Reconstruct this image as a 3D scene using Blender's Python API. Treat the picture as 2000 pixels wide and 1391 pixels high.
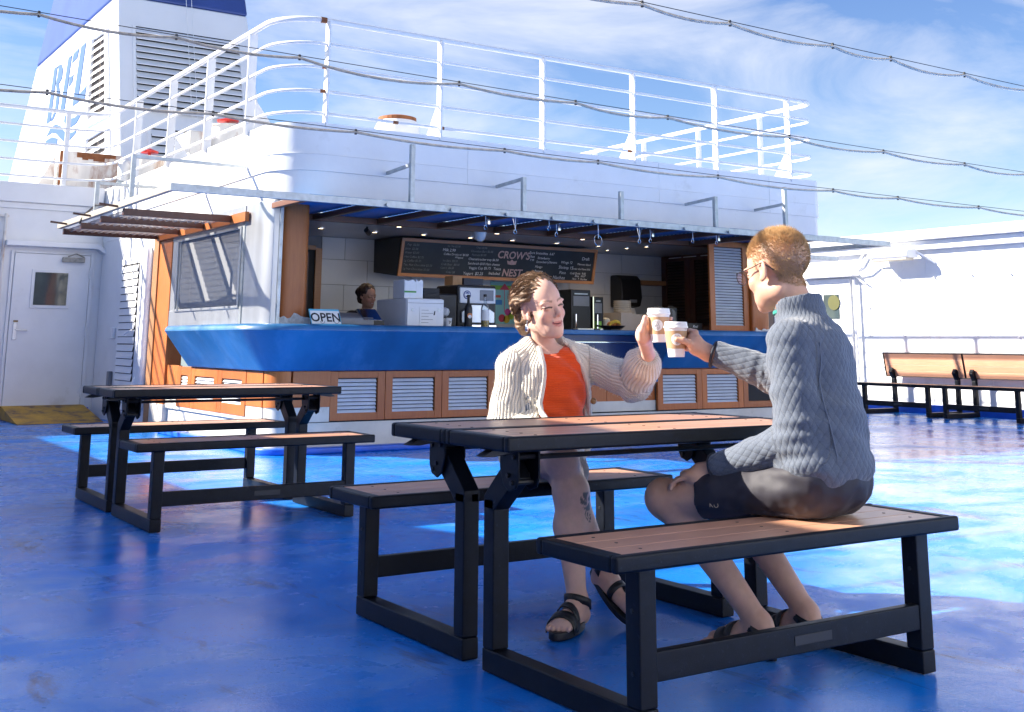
import bpy, bmesh, math, random
import numpy as np
from mathutils import Vector, Matrix, noise as mnoise
R = math.radians
random.seed(7); RNG = np.random.default_rng(7)
for o in list(bpy.data.objects): bpy.data.objects.remove(o)
SC = bpy.context.scene; COL = SC.collection

# ---------------------------------------------------------------- camera
def cam_basis(yaw, pitch, roll):
    cy, sy, cp, sp = math.cos(yaw), math.sin(yaw), math.cos(pitch), math.sin(pitch)
    F = Vector((sy*cp, cy*cp, sp)); r = Vector((cy, -sy, 0)); u = r.cross(F)
    c, s = math.cos(roll), math.sin(roll)
    return c*r+s*u, -s*r+c*u, F
cd = bpy.data.cameras.new('camera'); cam = bpy.data.objects.new('camera', cd); COL.objects.link(cam)
cr, cu, cf = cam_basis(0.5805, 0.1993, 0.0066)
mw = Matrix((cr, cu, -cf)).transposed().to_4x4(); mw.translation = (-2.5681, -3.2037, 0.9647)
cam.matrix_world = mw
cd.sensor_width = 36; cd.lens = 2245.47/2000*36
cd.shift_x = (1000-987.65)/2000; cd.shift_y = (219.0-695.5)/2000
cd.clip_start = .05; cd.clip_end = 12000
SC.camera = cam

# ---------------------------------------------------------------- sky, sun, exposure
SUN_DIR = Vector((1.29, -1.0, -1.01)).normalized()          # direction the light travels
SUN_EL = math.asin(-SUN_DIR.z); SUN_AZ = math.atan2(-SUN_DIR.x, -SUN_DIR.y)
W = bpy.data.worlds.new('World'); SC.world = W; W.use_nodes = True
nt = W.node_tree; nt.nodes.clear()
def N(t, **k):
    n = nt.nodes.new(t)
    for a, b in k.items(): setattr(n, a, b)
    return n
out = N('ShaderNodeOutputWorld'); bg = N('ShaderNodeBackground'); sky = N('ShaderNodeTexSky')
sky.sky_type = 'NISHITA'; sky.sun_disc = False; sky.sun_elevation = SUN_EL; sky.sun_rotation = SUN_AZ
sky.air_density = 1.0; sky.dust_density = 0.15; sky.ozone_density = 1.6
tc = N('ShaderNodeTexCoord'); mp = N('ShaderNodeMapping'); mp.inputs['Scale'].default_value = (1.0, 2.2, 5.0); mp.inputs['Rotation'].default_value = (.1, -.30, R(28)); mp.inputs['Location'].default_value = (.6, .3, 1.1)
nz = N('ShaderNodeTexNoise'); nz.inputs['Scale'].default_value = 2.1; nz.inputs['Detail'].default_value = 8; nz.inputs['Roughness'].default_value = .6; nz.inputs['Distortion'].default_value = .5
rp = N('ShaderNodeValToRGB'); rp.color_ramp.elements[0].position = .44; rp.color_ramp.elements[1].position = .70
rp.color_ramp.elements[1].color = (.72, .72, .72, 1)
mx = N('ShaderNodeMixRGB'); mx.inputs[2].default_value = (4.6, 4.75, 5.2, 1)
L = nt.links.new
L(tc.outputs['Generated'], mp.inputs['Vector']); L(mp.outputs[0], nz.inputs['Vector']); L(nz.outputs['Fac'], rp.inputs[0])
hsv = N('ShaderNodeHueSaturation'); hsv.inputs['Saturation'].default_value = 1.22; hsv.inputs['Value'].default_value = .86; hsv.inputs['Hue'].default_value = .516; L(sky.outputs[0], hsv.inputs['Color'])
L(rp.outputs[0], mx.inputs[0]); L(hsv.outputs[0], mx.inputs[1]); L(mx.outputs[0], bg.inputs[0]); L(bg.outputs[0], out.inputs[0])
bg.inputs['Strength'].default_value = .07
sl = bpy.data.lights.new('sun', 'SUN'); so = bpy.data.objects.new('sun', sl); COL.objects.link(so)
sl.energy = 5.0; sl.angle = R(.6); sl.color = (1, .93, .82)
so.rotation_euler = SUN_DIR.to_track_quat('-Z', 'Y').to_euler(); so.location = (-20, 20, 20)
SC.view_settings.view_transform = 'Standard'; SC.view_settings.look = 'None'
SC.view_settings.exposure = 1.68; SC.view_settings.gamma = 1; SC.view_settings.use_curve_mapping = False

# ---------------------------------------------------------------- materials
def mat(name, col, rough=.5, metal=0., var=.12, vs=6., bump=0., bs=60., coat=0., stain=None, ss=3., sth=.55, stretch=(1,1,1), rv=0., emit=0., spec=.5, sub=0., trans=0., attr=None, alpha=1., sheen=0., streak=None):
    m = bpy.data.materials.new(name); m.use_nodes = True; t = m.node_tree; n = t.nodes; l = t.links.new
    b = n['Principled BSDF']; b.inputs['Roughness'].default_value = rough; b.inputs['Metallic'].default_value = metal
    b.inputs['Coat Weight'].default_value = coat; b.inputs['Coat Roughness'].default_value = .12; b.inputs['Specular IOR Level'].default_value = spec
    b.inputs['Transmission Weight'].default_value = trans; b.inputs['Alpha'].default_value = alpha
    if sheen: b.inputs['Sheen Weight'].default_value = sheen; b.inputs['Sheen Roughness'].default_value = .5
    if sub: b.inputs['Subsurface Weight'].default_value = sub; b.inputs['Subsurface Radius'].default_value = (.01, .004, .002); b.inputs['Subsurface Scale'].default_value = 1.
    tc = n.new('ShaderNodeTexCoord'); mp = n.new('ShaderNodeMapping'); mp.inputs['Scale'].default_value = stretch
    l(tc.outputs['Object'], mp.inputs[0])
    def noise(s, d=4, r=.55):
        x = n.new('ShaderNodeTexNoise'); x.inputs['Scale'].default_value = s; x.inputs['Detail'].default_value = d; x.inputs['Roughness'].default_value = r; l(mp.outputs[0], x.inputs['Vector']); return x.outputs['Fac']
    def mixc(f, a, c):
        x = n.new('ShaderNodeMixRGB')
        if hasattr(f, 'type'): l(f, x.inputs[0])
        else: x.inputs[0].default_value = f
        for i, q in ((1, a), (2, c)):
            if hasattr(q, 'type'): l(q, x.inputs[i])
            else: x.inputs[i].default_value = (*q[:3], 1)
        return x.outputs[0]
    def ramp(f, a, c):
        x = n.new('ShaderNodeMapRange'); l(f, x.inputs[0]); x.inputs[1].default_value = a; x.inputs[2].default_value = c; return x.outputs[0]
    base = col
    if attr:
        at = n.new('ShaderNodeAttribute'); at.attribute_name = attr; base = at.outputs['Color']
    if var:
        dk = n.new('ShaderNodeHueSaturation'); dk.inputs['Value'].default_value = 1+var*.7
        if attr: l(base, dk.inputs['Color'])
        else: dk.inputs['Color'].default_value = (*col, 1)
        dl = n.new('ShaderNodeHueSaturation'); dl.inputs['Value'].default_value = 1-var
        if attr: l(base, dl.inputs['Color'])
        else: dl.inputs['Color'].default_value = (*col, 1)
        base = mixc(ramp(noise(vs, 6), .3, .7), dl.outputs[0], dk.outputs[0])
    if stain: base = mixc(ramp(noise(ss, 7, .65), sth, sth+.16), base, stain)
    if streak:
        mq = n.new('ShaderNodeMapping'); mq.inputs['Scale'].default_value = (7, 7, .35); l(tc.outputs['Object'], mq.inputs[0])
        x = n.new('ShaderNodeTexNoise'); x.inputs['Scale'].default_value = 1.; x.inputs['Detail'].default_value = 7; x.inputs['Roughness'].default_value = .7; l(mq.outputs[0], x.inputs['Vector'])
        base = mixc(ramp(x.outputs['Fac'], streak[1], streak[1]+.13), base, streak[0])
    if hasattr(base, 'type'): l(base, b.inputs['Base Color'])
    else: b.inputs['Base Color'].default_value = (*col, 1)
    if rv:
        mr = n.new('ShaderNodeMapRange'); l(noise(vs*1.7, 5), mr.inputs[0]); mr.inputs[1].default_value = .3; mr.inputs[2].default_value = .7
        mr.inputs[3].default_value = max(.02, rough-rv); mr.inputs[4].default_value = min(1, rough+rv); l(mr.outputs[0], b.inputs['Roughness'])
    if bump:
        bp = n.new('ShaderNodeBump'); bp.inputs['Strength'].default_value = bump; bp.inputs['Distance'].default_value = .01
        l(noise(bs, 5), bp.inputs['Height']); l(bp.outputs[0], b.inputs['Normal'])
    if emit: b.inputs['Emission Color'].default_value = (*col, 1); b.inputs['Emission Strength'].default_value = emit
    return m
def wood(name, c1, c2, axis=0, rough=.45, coat=.15, gs=7.):
    m = bpy.data.materials.new(name); m.use_nodes = True; t = m.node_tree; n = t.nodes; l = t.links.new; b = n['Principled BSDF']
    tc = n.new('ShaderNodeTexCoord'); mp = n.new('ShaderNodeMapping'); s = [9, 9, 9]; s[axis] = .7; mp.inputs['Scale'].default_value = s
    x = n.new('ShaderNodeTexNoise'); x.inputs['Scale'].default_value = gs; x.inputs['Detail'].default_value = 8; x.inputs['Roughness'].default_value = .65
    y = n.new('ShaderNodeTexNoise'); y.inputs['Scale'].default_value = 1.3; y.inputs['Detail'].default_value = 5
    r = n.new('ShaderNodeMapRange'); r.inputs[1].default_value = .32; r.inputs[2].default_value = .68
    ad = n.new('ShaderNodeMath'); ad.operation = 'ADD'; ad2 = n.new('ShaderNodeMath'); ad2.operation = 'MULTIPLY'; ad2.inputs[1].default_value = .5
    c = n.new('ShaderNodeMixRGB'); c.inputs[1].default_value = (*c1, 1); c.inputs[2].default_value = (*c2, 1)
    oi = n.new('ShaderNodeObjectInfo'); hs = n.new('ShaderNodeHueSaturation'); rr = n.new('ShaderNodeMapRange'); rr.inputs[3].default_value = .82; rr.inputs[4].default_value = 1.15
    l(tc.outputs['Object'], mp.inputs[0]); l(mp.outputs[0], x.inputs['Vector']); l(tc.outputs['Object'], y.inputs['Vector'])
    l(x.outputs['Fac'], ad.inputs[0]); l(y.outputs['Fac'], ad.inputs[1]); l(ad.outputs[0], ad2.inputs[0]); l(ad2.outputs[0], r.inputs[0]); l(r.outputs[0], c.inputs[0])
    l(oi.outputs['Random'], rr.inputs[0]); l(rr.outputs[0], hs.inputs['Value']); l(c.outputs[0], hs.inputs['Color']); l(hs.outputs[0], b.inputs['Base Color'])
    b.inputs['Roughness'].default_value = rough; b.inputs['Coat Weight'].default_value = coat; b.inputs['Coat Roughness'].default_value = .25
    bp = n.new('ShaderNodeBump'); bp.inputs['Strength'].default_value = .15; bp.inputs['Distance'].default_value = .004; l(x.outputs['Fac'], bp.inputs['Height']); l(bp.outputs[0], b.inputs['Normal'])
    return m
def deck_mat():
    m = bpy.data.materials.new('blue_deck_paint'); m.use_nodes = True; t = m.node_tree; n = t.nodes; l = t.links.new; b = n['Principled BSDF']
    tc = n.new('ShaderNodeTexCoord')
    def noise(s, d=6, r=.6, st=(1, 1, 1), dist=0):
        mp = n.new('ShaderNodeMapping'); mp.inputs['Scale'].default_value = st; l(tc.outputs['Object'], mp.inputs[0])
        x = n.new('ShaderNodeTexNoise'); x.inputs['Scale'].default_value = s; x.inputs['Detail'].default_value = d; x.inputs['Roughness'].default_value = r; x.inputs['Distortion'].default_value = dist
        l(mp.outputs[0], x.inputs['Vector']); return x.outputs['Fac']
    def mr(f, a, c, o0=0., o1=1.):
        x = n.new('ShaderNodeMapRange'); l(f, x.inputs[0]); x.inputs[1].default_value = a; x.inputs[2].default_value = c; x.inputs[3].default_value = o0; x.inputs[4].default_value = o1; return x.outputs[0]
    def mix(f, a, c):
        x = n.new('ShaderNodeMixRGB'); l(f, x.inputs[0])
        for i, q in ((1, a), (2, c)):
            if hasattr(q, 'type'): l(q, x.inputs[i])
            else: x.inputs[i].default_value = (*q, 1)
        return x.outputs[0]
    def mul(a, c):
        x = n.new('ShaderNodeMath'); x.operation = 'MULTIPLY'; l(a, x.inputs[0])
        if hasattr(c, 'type'): l(c, x.inputs[1])
        else: x.inputs[1].default_value = c
        return x.outputs[0]
    c = mix(mr(noise(.55, 5, .6), .35, .68), (.001, .150, .60), (.005, .235, .78))
    c = mix(mul(mr(noise(1.1, 8, .7, (1, 1.6, 1), .6), .48, .70), .55), c, (.17, .33, .62))     # chalky, sun-bleached patches
    c = mix(mul(mr(noise(2.2, 9, .75, (1.6, .5, 1), .4), .57, .67), .85), c, (.012, .04, .17))   # grimy scuffs
    c = mix(mul(mr(noise(70, 3, .5), .62, .72), mul(mr(noise(.9, 4), .45, .62), .8)), c, (.02, .03, .09))  # grit
    c = mix(mul(mr(noise(150, 2, .5), .60, .72), .2), c, (.22, .38, .68))     # pale worn grains
    l(c, b.inputs['Base Color'])
    b.inputs['Specular IOR Level'].default_value = .25
    l(mr(noise(1.3, 7, .65, (1, 1.3, 1), .3), .36, .64, .07, .40), b.inputs['Roughness'])
    bp = n.new('ShaderNodeBump'); bp.inputs['Strength'].default_value = .17; bp.inputs['Distance'].default_value = .006
    ad = n.new('ShaderNodeMath'); ad.operation = 'ADD'; l(noise(95, 4, .6), ad.inputs[0]); l(mul(noise(6, 4, .5), 2.2), ad.inputs[1])
    l(ad.outputs[0], bp.inputs['Height']); l(bp.outputs[0], b.inputs['Normal'])
    return m
M = {}
M['deck'] = deck_mat()
M['kerb'] = mat('kerb_blue', (.01, .11, .60), .35, var=.25, stain=(.02, .04, .12), sth=.62)
M['white'] = mat('white_ship_paint', (.80, .80, .80), .38, var=.05, vs=2.5, bump=.12, bs=14, stain=(.62, .60, .56), ss=1.6, sth=.62, streak=((.60, .47, .34), .68))
M['white_rail'] = mat('white_rail_paint', (.80, .80, .80), .35, var=.05, stain=(.33, .12, .04), ss=5, sth=.72)
M['white_rust'] = mat('rusty_white_paint', (.74, .70, .64), .5, var=.1, stain=(.30, .11, .03), ss=2.6, sth=.53, stretch=(1.4, 1.4, .5))
M['rust'] = mat('rust', (.26, .09, .03), .8, var=.4, vs=12)
M['cream'] = mat('cream_kick_board', (.62, .58, .50), .5, var=.14, vs=4, stain=(.36, .33, .28), ss=5, sth=.6)
M['counter'] = mat('blue_counter_laminate', (.018, .125, .29), .38, var=.28, vs=2.2, coat=.2, stain=(.05, .17, .36), ss=2.6, sth=.50, rv=.1, bump=.03, bs=200, stretch=(1, 1, .5))
M['counter_dark'] = mat('dark_blue_panel', (.006, .025, .11), .28, var=.3, coat=.2)
M['wood_panel'] = wood('mahogany_panel', (.35, .080, .010), (.50, .150, .026), 2)
M['wood_dark'] = wood('dark_mahogany', (.055, .012, .006), (.10, .026, .012), 2, .4)
M['wood_beam'] = wood('brown_beam', (.14, .05, .025), (.22, .09, .045), 1)
M['wood_frame'] = wood('oak_frame', (.30, .13, .05), (.42, .20, .08), 0)
M['plank'] = wood('salmon_composite_plank', (.50, .235, .14), (.64, .345, .215), 0, .36, .2, 9)
M['black'] = mat('black_powder_coat', (.0045, .006, .010), .40, var=.35, vs=30, stain=(.022, .032, .048), ss=70, sth=.60, bump=.06, bs=220, spec=.22)
M['black_soft'] = mat('black_plastic', (.012, .012, .014), .45, var=.2)
M['steel'] = mat('galvanised_steel', (.42, .45, .46), .42, .75, var=.2, vs=14, stain=(.25, .24, .2), ss=9, sth=.62)
M['stainless'] = mat('brushed_stainless', (.56, .58, .60), .34, .85, var=.12, vs=5, stretch=(1, 1, .15), bump=.02)
M['chrome'] = mat('chrome', (.75, .76, .78), .12, 1, var=0)
M['slat_steel'] = mat('pale_louvre_slat', (.70, .73, .78), .35, .25, var=.08)
M['ceil'] = mat('metal_ceiling_slat', (.52, .52, .56), .30, .55, var=.1, vs=3)
M['tile'] = mat('white_wall_tile', (.58, .58, .58), .3, var=.06, vs=2)
M['grout'] = mat('grey_grout', (.22, .22, .23), .8)
M['blue_sheet'] = mat('blue_corrugated_sheet', (.02, .16, .42), .3, var=.2)
M['tan_sheet'] = mat('weathered_translucent_sheet', (.42, .34, .30), .5, var=.2, vs=9, alpha=.5)
M['funnel_white'] = mat('funnel_white', (.80, .80, .81), .42, var=.04, vs=1.2, bump=.05, bs=3)
M['funnel_blue'] = mat('funnel_blue', (.035, .07, .25), .4, var=.15, vs=1.5)
M['logo_blue'] = mat('logo_blue', (.035, .095, .22), .45, var=.08)
M['dark'] = mat('dark_void', (.008, .008, .01), .7, var=.1)
M['red'] = mat('red_paint', (.55, .02, .015), .4)
M['yellow_ramp'] = mat('worn_yellow_ramp', (.52, .30, .035), .7, var=.25, vs=9, stain=(.12, .075, .05), ss=4.5, sth=.47, bump=.2, bs=40)
M['cable'] = mat('black_cable', (.012, .012, .014), .5, var=0)
M['rope'] = mat('clear_rope_light', (.50, .42, .31), .25, var=.3, vs=30, coat=.4)
M['led'] = mat('led_bead', (.62, .50, .34), .3, var=0)
M['lamp'] = mat('lit_downlight', (1., .72, .40), .4, var=0, emit=6.)
M['paper'] = mat('white_paper', (.80, .80, .79), .6, var=.04)
M['ink'] = mat('black_ink', (.012, .012, .018), .6, var=0)
M['chalk'] = mat('white_chalk', (.62, .63, .62), .9, var=.3, vs=40)
M['chalk_dim'] = mat('faded_chalk', (.17, .19, .19), .9, var=.35, vs=40)
M['chalk_rose'] = mat('rose_chalk', (.44, .30, .27), .9, var=.2, vs=40)
M['board'] = mat('blackboard', (.010, .015, .018), .55, var=.5, vs=5)
M['grey_plastic'] = mat('grey_plastic', (.20, .21, .23), .4)
M['fridge'] = mat('white_appliance', (.74, .75, .76), .3, var=.04)
M['cardboard'] = mat('kraft_card', (.46, .28, .15), .7, var=.08, vs=30)
M['sleeve'] = mat('kraft_cup_sleeve', (.50, .31, .17), .75, var=.07, vs=50, bump=.05, bs=300)
M['cup'] = mat('white_cup', (.82, .81, .79), .35, var=.02)
def glass(name, col=(.9, .95, .97), rough=.03, haze=.12):
    m = bpy.data.materials.new(name); m.use_nodes = True; t = m.node_tree; n = t.nodes; l = t.links.new
    o = n['Material Output']; n.remove(n['Principled BSDF'])
    tr = n.new('ShaderNodeBsdfTransparent'); tr.inputs[0].default_value = (*col, 1); gl = n.new('ShaderNodeBsdfGlossy'); gl.inputs['Roughness'].default_value = rough
    df = n.new('ShaderNodeBsdfDiffuse'); df.inputs[0].default_value = (.55, .56, .58, 1); fr = n.new('ShaderNodeFresnel'); fr.inputs[0].default_value = 1.5
    a = n.new('ShaderNodeMixShader'); c = n.new('ShaderNodeMixShader'); c.inputs[0].default_value = haze
    l(fr.outputs[0], a.inputs[0]); l(tr.outputs[0], a.inputs[1]); l(gl.outputs[0], a.inputs[2]); l(a.outputs[0], c.inputs[1]); l(df.outputs[0], c.inputs[2]); l(c.outputs[0], o.inputs[0])
    return m
M['glass'] = glass('window_glass', haze=.34)
M['clear'] = glass('clear_plastic', haze=.10)
M['lens'] = glass('spectacle_lens', (.8, .75, .85), haze=.05)
def flat(name, c, rough=.5): 
    if name not in M: M[name] = mat(name, c, rough, var=.08)
    return M[name]

# ---------------------------------------------------------------- mesh helpers
ORG = {}
class MB:
    def __init__(s): s.v = []; s.f = []
    def add(s, v, f):
        k = len(s.v); s.v += [tuple(p) for p in v]; s.f += [tuple(i+k for i in q) for q in f]; return s
    def box(s, x0, x1, y0, y1, z0, z1):
        v = [(x, y, z) for z in (z0, z1) for y in (y0, y1) for x in (x0, x1)]
        return s.add(v, [(0, 2, 3, 1), (4, 5, 7, 6), (0, 1, 5, 4), (2, 6, 7, 3), (0, 4, 6, 2), (1, 3, 7, 5)])
    def bar(s, a, b, w, h, up=(0, 0, 1)):
        a = Vector(a); b = Vector(b); d = (b-a).normalized(); u = Vector(up); r = d.cross(u)
        if r.length < 1e-4: r = d.cross(Vector((1, 0, 0)))
        r.normalize(); u = r.cross(d).normalized(); r *= w/2; u *= h/2
        v = [p+q for p in (a, b) for q in (-r-u, r-u, r+u, -r+u)]
        return s.add(v, [(3, 2, 1, 0), (4, 5, 6, 7), (0, 1, 5, 4), (1, 2, 6, 5), (2, 3, 7, 6), (3, 0, 4, 7)])
    def tube(s, pts, r, n=8, caps=True):
        pts = [Vector(p) for p in pts]; rs = r if isinstance(r, (list, tuple)) else [r]*len(pts); k0 = len(s.v); prev = None
        for i, p in enumerate(pts):
            d = (pts[min(i+1, len(pts)-1)]-pts[max(i-1, 0)]).normalized()
            if prev is None:
                a = d.orthogonal().normalized()
            else:
                a = prev-d*prev.dot(d); a.normalize()
            prev = a; b = d.cross(a)
            for j in range(n):
                t = 2*math.pi*j/n; s.v.append(tuple(p+(a*math.cos(t)+b*math.sin(t))*rs[i]))
        for i in range(len(pts)-1):
            for j in range(n):
                j2 = (j+1) % n; s.f.append((k0+i*n+j, k0+i*n+j2, k0+(i+1)*n+j2, k0+(i+1)*n+j))
        if caps:
            s.f.append(tuple(k0+j for j in range(n))[::-1]); s.f.append(tuple(k0+(len(pts)-1)*n+j for j in range(n)))
        return s
    def lathe(s, prof, c=(0, 0, 0), n=24, ax=None):
        k0 = len(s.v); c = Vector(c); q = ax.to_track_quat('Z', 'Y') if ax else None
        for r, z in prof:
            for j in range(n):
                t = 2*math.pi*j/n; p = Vector((r*math.cos(t), r*math.sin(t), z))
                if q: p = q @ p
                s.v.append(tuple(c+p))
        for i in range(len(prof)-1):
            for j in range(n):
                j2 = (j+1) % n; s.f.append((k0+i*n+j, k0+i*n+j2, k0+(i+1)*n+j2, k0+(i+1)*n+j))
        s.f.append(tuple(k0+j for j in range(n))[::-1]); s.f.append(tuple(k0+(len(prof)-1)*n+j for j in range(n)))
        return s
    def prism(s, poly, axis, a, b):
        # poly: 2D points in the plane normal to axis (0: y,z  1: x,z  2: x,y), extruded from a to b
        def P(p, t):
            q = [0, 0, 0]; o = [i for i in range(3) if i != axis]; q[axis] = t; q[o[0]] = p[0]; q[o[1]] = p[1]; return tuple(q)
        n = len(poly); v = [P(p, a) for p in poly]+[P(p, b) for p in poly]
        f = [tuple(range(n))[::-1], tuple(range(n, 2*n))]+[(i, (i+1) % n, n+(i+1) % n, n+i) for i in range(n)]
        return s.add(v, f)
    def build(s, name, m, parent=None, bevel=0., smooth=False, seg=2, mats=None):
        o0 = ORG.get(parent, Vector((0, 0, 0)))
        me = bpy.data.meshes.new(name); me.from_pydata([(x-o0.x, y-o0.y, z-o0.z) for x, y, z in s.v], [], s.f)
        bm = bmesh.new(); bm.from_mesh(me); bmesh.ops.recalc_face_normals(bm, faces=bm.faces); bm.to_mesh(me); bm.free()
        me.materials.append(M[m] if isinstance(m, str) else m)
        if smooth:
            me.polygons.foreach_set('use_smooth', [True]*len(me.polygons))
            try: me.set_sharp_from_angle(angle=R(40))
            except Exception: pass
        o = bpy.data.objects.new(name, me); COL.objects.link(o)
        if parent: o.parent = parent
        ORG[o] = o0
        if bevel:
            b = o.modifiers.new('bevel', 'BEVEL'); b.width = bevel; b.segments = seg; b.limit_method = 'ANGLE'; b.angle_limit = R(35); b.harden_normals = False
            me.polygons.foreach_set('use_smooth', [True]*len(me.polygons))
            try: me.set_sharp_from_angle(angle=R(35))
            except Exception: pass
            b2 = o.modifiers.new('wn', 'WEIGHTED_NORMAL'); b2.keep_sharp = False
        return o
def tag(o, label, cat, group=None, kind=None):
    if label: o['label'] = label
    if cat: o['category'] = cat
    if group: o['group'] = group
    if kind: o['kind'] = kind
    return o
def thing(name, label, cat, loc=(0, 0, 0), group=None):
    o = bpy.data.objects.new(name, None); COL.objects.link(o); o.location = loc; o.empty_display_size = .1; ORG[o] = Vector(loc)
    return tag(o, label, cat, group)
def struct(o): o['kind'] = 'structure'; return o
KIDS = {}
def copy_tree(o, parent=None):
    c = o.copy(); COL.objects.link(c)
    if parent: c.parent = parent
    for ch in o.children: copy_tree(ch, c)
    return c
def bx(name, m, parent, x0, x1, y0, y1, z0, z1, bevel=0.): return MB().box(x0, x1, y0, y1, z0, z1).build(name, m, parent, bevel)
def text_mesh(body, size, align='LEFT', shear=0., spacing=1., bold=0.):
    c = bpy.data.curves.new('t', 'FONT'); c.body = body; c.size = size; c.align_x = align; c.shear = shear; c.space_character = spacing; c.resolution_u = 3; c.offset = bold
    o = bpy.data.objects.new('t', c); COL.objects.link(o); dg = bpy.context.evaluated_depsgraph_get(); me = o.evaluated_get(dg).to_mesh()
    v = [tuple(p.co) for p in me.vertices]; f = [tuple(p.vertices) for p in me.polygons]
    o.evaluated_get(dg).to_mesh_clear(); bpy.data.objects.remove(o); bpy.data.curves.remove(c); return v, f
def put_text(mb, body, size, origin, ux, uy, lift, **k):
    v, f = text_mesh(body, size, **k); O = Vector(origin); X = Vector(ux).normalized(); Y = Vector(uy).normalized(); n = X.cross(Y).normalized()
    mb.add([O+X*p[0]+Y*p[1]+n*lift for p in v], f)
def arc(cx, cy, r, a0, a1, n=8): return [(cx+r*math.cos(R(a0+(a1-a0)*i/n)), cy+r*math.sin(R(a0+(a1-a0)*i/n))) for i in range(n+1)]
# ================================================================ setting
struct(bx('deck', 'deck', None, -30, 30, -40, 40, -.3, 0))
sea = MB().add([(-6000, -6000, -14), (6000, -6000, -14), (6000, 6000, -14), (-6000, 6000, -14)], [(0, 1, 2, 3)]).build('sea', mat('sea_water', (.01, .05, .08), .15, var=.3, vs=.02, bump=.5, bs=.3), None)
struct(sea)

def sweep_wall(mb, path, t, z0, z1):
    """vertical wall of thickness t (to the left-hand normal is inside) along an open 2D path"""
    n = len(path); P = [Vector((*p, 0)) for p in path]; inner = []
    for i, p in enumerate(P):
        d = (P[min(i+1, n-1)]-P[max(i-1, 0)]).normalized(); inner.append(p+Vector((-d.y, d.x, 0))*t)
    v = [];
    for a, b in zip(P, inner): v += [(a.x, a.y, z0), (a.x, a.y, z1), (b.x, b.y, z1), (b.x, b.y, z0)]
    f = []
    for i in range(n-1):
        k = i*4
        for j in range(4): f.append((k+j, k+(j+1) % 4, k+4+(j+1) % 4, k+4+j))
    f += [(0, 3, 2, 1), tuple((n-1)*4+j for j in range(4))]
    return mb.add(v, f)

# unseen side wall placed beside the camera, top edge shaped to shade the near deck
bw = thing('shade_wall', 'tall white side wall left of the tables, unseen, shaped to cast the deck shade', 'wall', (-3.4, 4, 0))
MB().prism([(13.2, 0), (13.2, 2.76), (7.2, 2.72), (5.0, 3.3), (2.6, 3.27), (2.2, 3.19), (-7, 3.16), (-7, 0)], 0, -3.55, -3.4).build('plating', 'white', bw)

# white wall added behind the camera, unseen: bounces sunlight into the shaded side
sf = thing('bounce_wall', 'white wall added behind the camera to bounce sunlight, out of view', 'superstructure', (4, -8, 0))
bx('plating', 'white', sf, -3.4, 14, -8.6, -8.0, 0, 6.5)
for k in range(7):
    w_ = bx('window', 'funnel_white', sf, -2.2+k*2.1, -1.0+k*2.1, -8.0, -7.97, 3.4, 4.5, .02); bx('pane', mat('bounce_wall_glass', (.02, .03, .035), .05, var=0), w_, -2.1+k*2.1, -1.1+k*2.1, -7.97, -7.965, 3.5, 4.4)
# ---------------------------------------------------------------- left deckhouse with door
dh = thing('deckhouse', 'white steel deckhouse wall with a hooded door at left', 'deckhouse', (0, 12.8, 0))
bx('wall', 'white', dh, -5.5, 1.62, 12.8, 16, 0, 2.86)
bx('coaming', 'white', dh, -5.5, 1.395, 12.72, 16, 2.74, 3.0, .015)
bx('pipe_box', 'white', dh, -5.5, 1.39, 12.765, 12.8, 2.66, 2.74, .01)
door = MB().box(.335, 1.285, 12.765, 12.80, .09, 2.085).build('door', 'white', dh, .008)
MB().box(.56, 1.05, 12.752, 12.765, 1.385, 1.885).build('window_frame', 'white', door, .004)
fr = mat('dark_green_glass', (.05, .07, .075), .06, var=.3, vs=3)
MB().box(.60, 1.01, 12.746, 12.752, 1.425, 1.845).build('pane', fr, door)
h = MB(); h.box(.385, .435, 12.752, 12.765, .98, 1.20); h.bar((.41, 12.735, 1.11), (.56, 12.735, 1.10), .018, .018); h.build('handle', 'stainless', door, .003)
MB().box(.385, .44, 12.75, 12.765, 1.205, 1.225).build('sticker', 'yellow_ramp', door)
h = MB(); h.box(.92, 1.20, 12.70, 12.765, 1.99, 2.05); h.bar((.98, 12.70, 2.06), (1.08, 12.69, 2.10), .02, .015); h.bar((1.08, 12.69, 2.10), (1.2, 12.74, 2.06), .02, .015); h.build('door_closer', mat('old_closer', (.32, .30, .26), .6, var=.4, vs=20), door, .004)
for z in (.25, 1.02, 1.78):
    MB().tube([(1.285, 12.755, z), (1.285, 12.755, z+.14)], .014, 8).box(1.25, 1.32, 12.758, 12.768, z+.05, z+.085).build('hinge', 'white', door)
f = MB(); f.box(.29, .33, 12.775, 12.80, .02, 2.12); f.box(1.29, 1.34, 12.775, 12.80, .02, 2.12); f.box(.33, 1.29, 12.775, 12.8, 2.09, 2.12); f.build('door_frame', 'white', dh, .006)
hd = MB(); hd.prism([(.2, 2.17), (1.34, 2.17), (1.52, 2.06), (1.52, 2.10), (1.36, 2.24), (.2, 2.24)], 1, 12.64, 12.80); hd.build('door_hood', 'white', dh, .01)
MB().tube([(1.45, 12.75, 2.75), (1.45, 12.75, 2.3), (1.56, 12.75, 2.1), (1.56, 12.75, .82)], .014, 8).build('pipe', 'white', dh, smooth=True)
for z in (1.25, .95, 1.75): MB().box(1.53, 1.59, 12.745, 12.8, z, z+.03).build('pipe_clip', 'white', dh)
MB().tube([(.18, 12.74, .1), (.18, 12.74, 2.58)], .02, 8).box(.06, .22, 12.74, 12.8, 2.54, 2.565).build('downpipe', 'white_rust', dh, smooth=True)
bx('base_strip', 'kerb', dh, -5.5, 1.40, 12.77, 12.805, 0, .12)
for x in (-.6, .05, 1.42): bx('weld_seam', 'white', dh, x-.005, x+.005, 12.795, 12.801, .12, 2.66)
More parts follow.
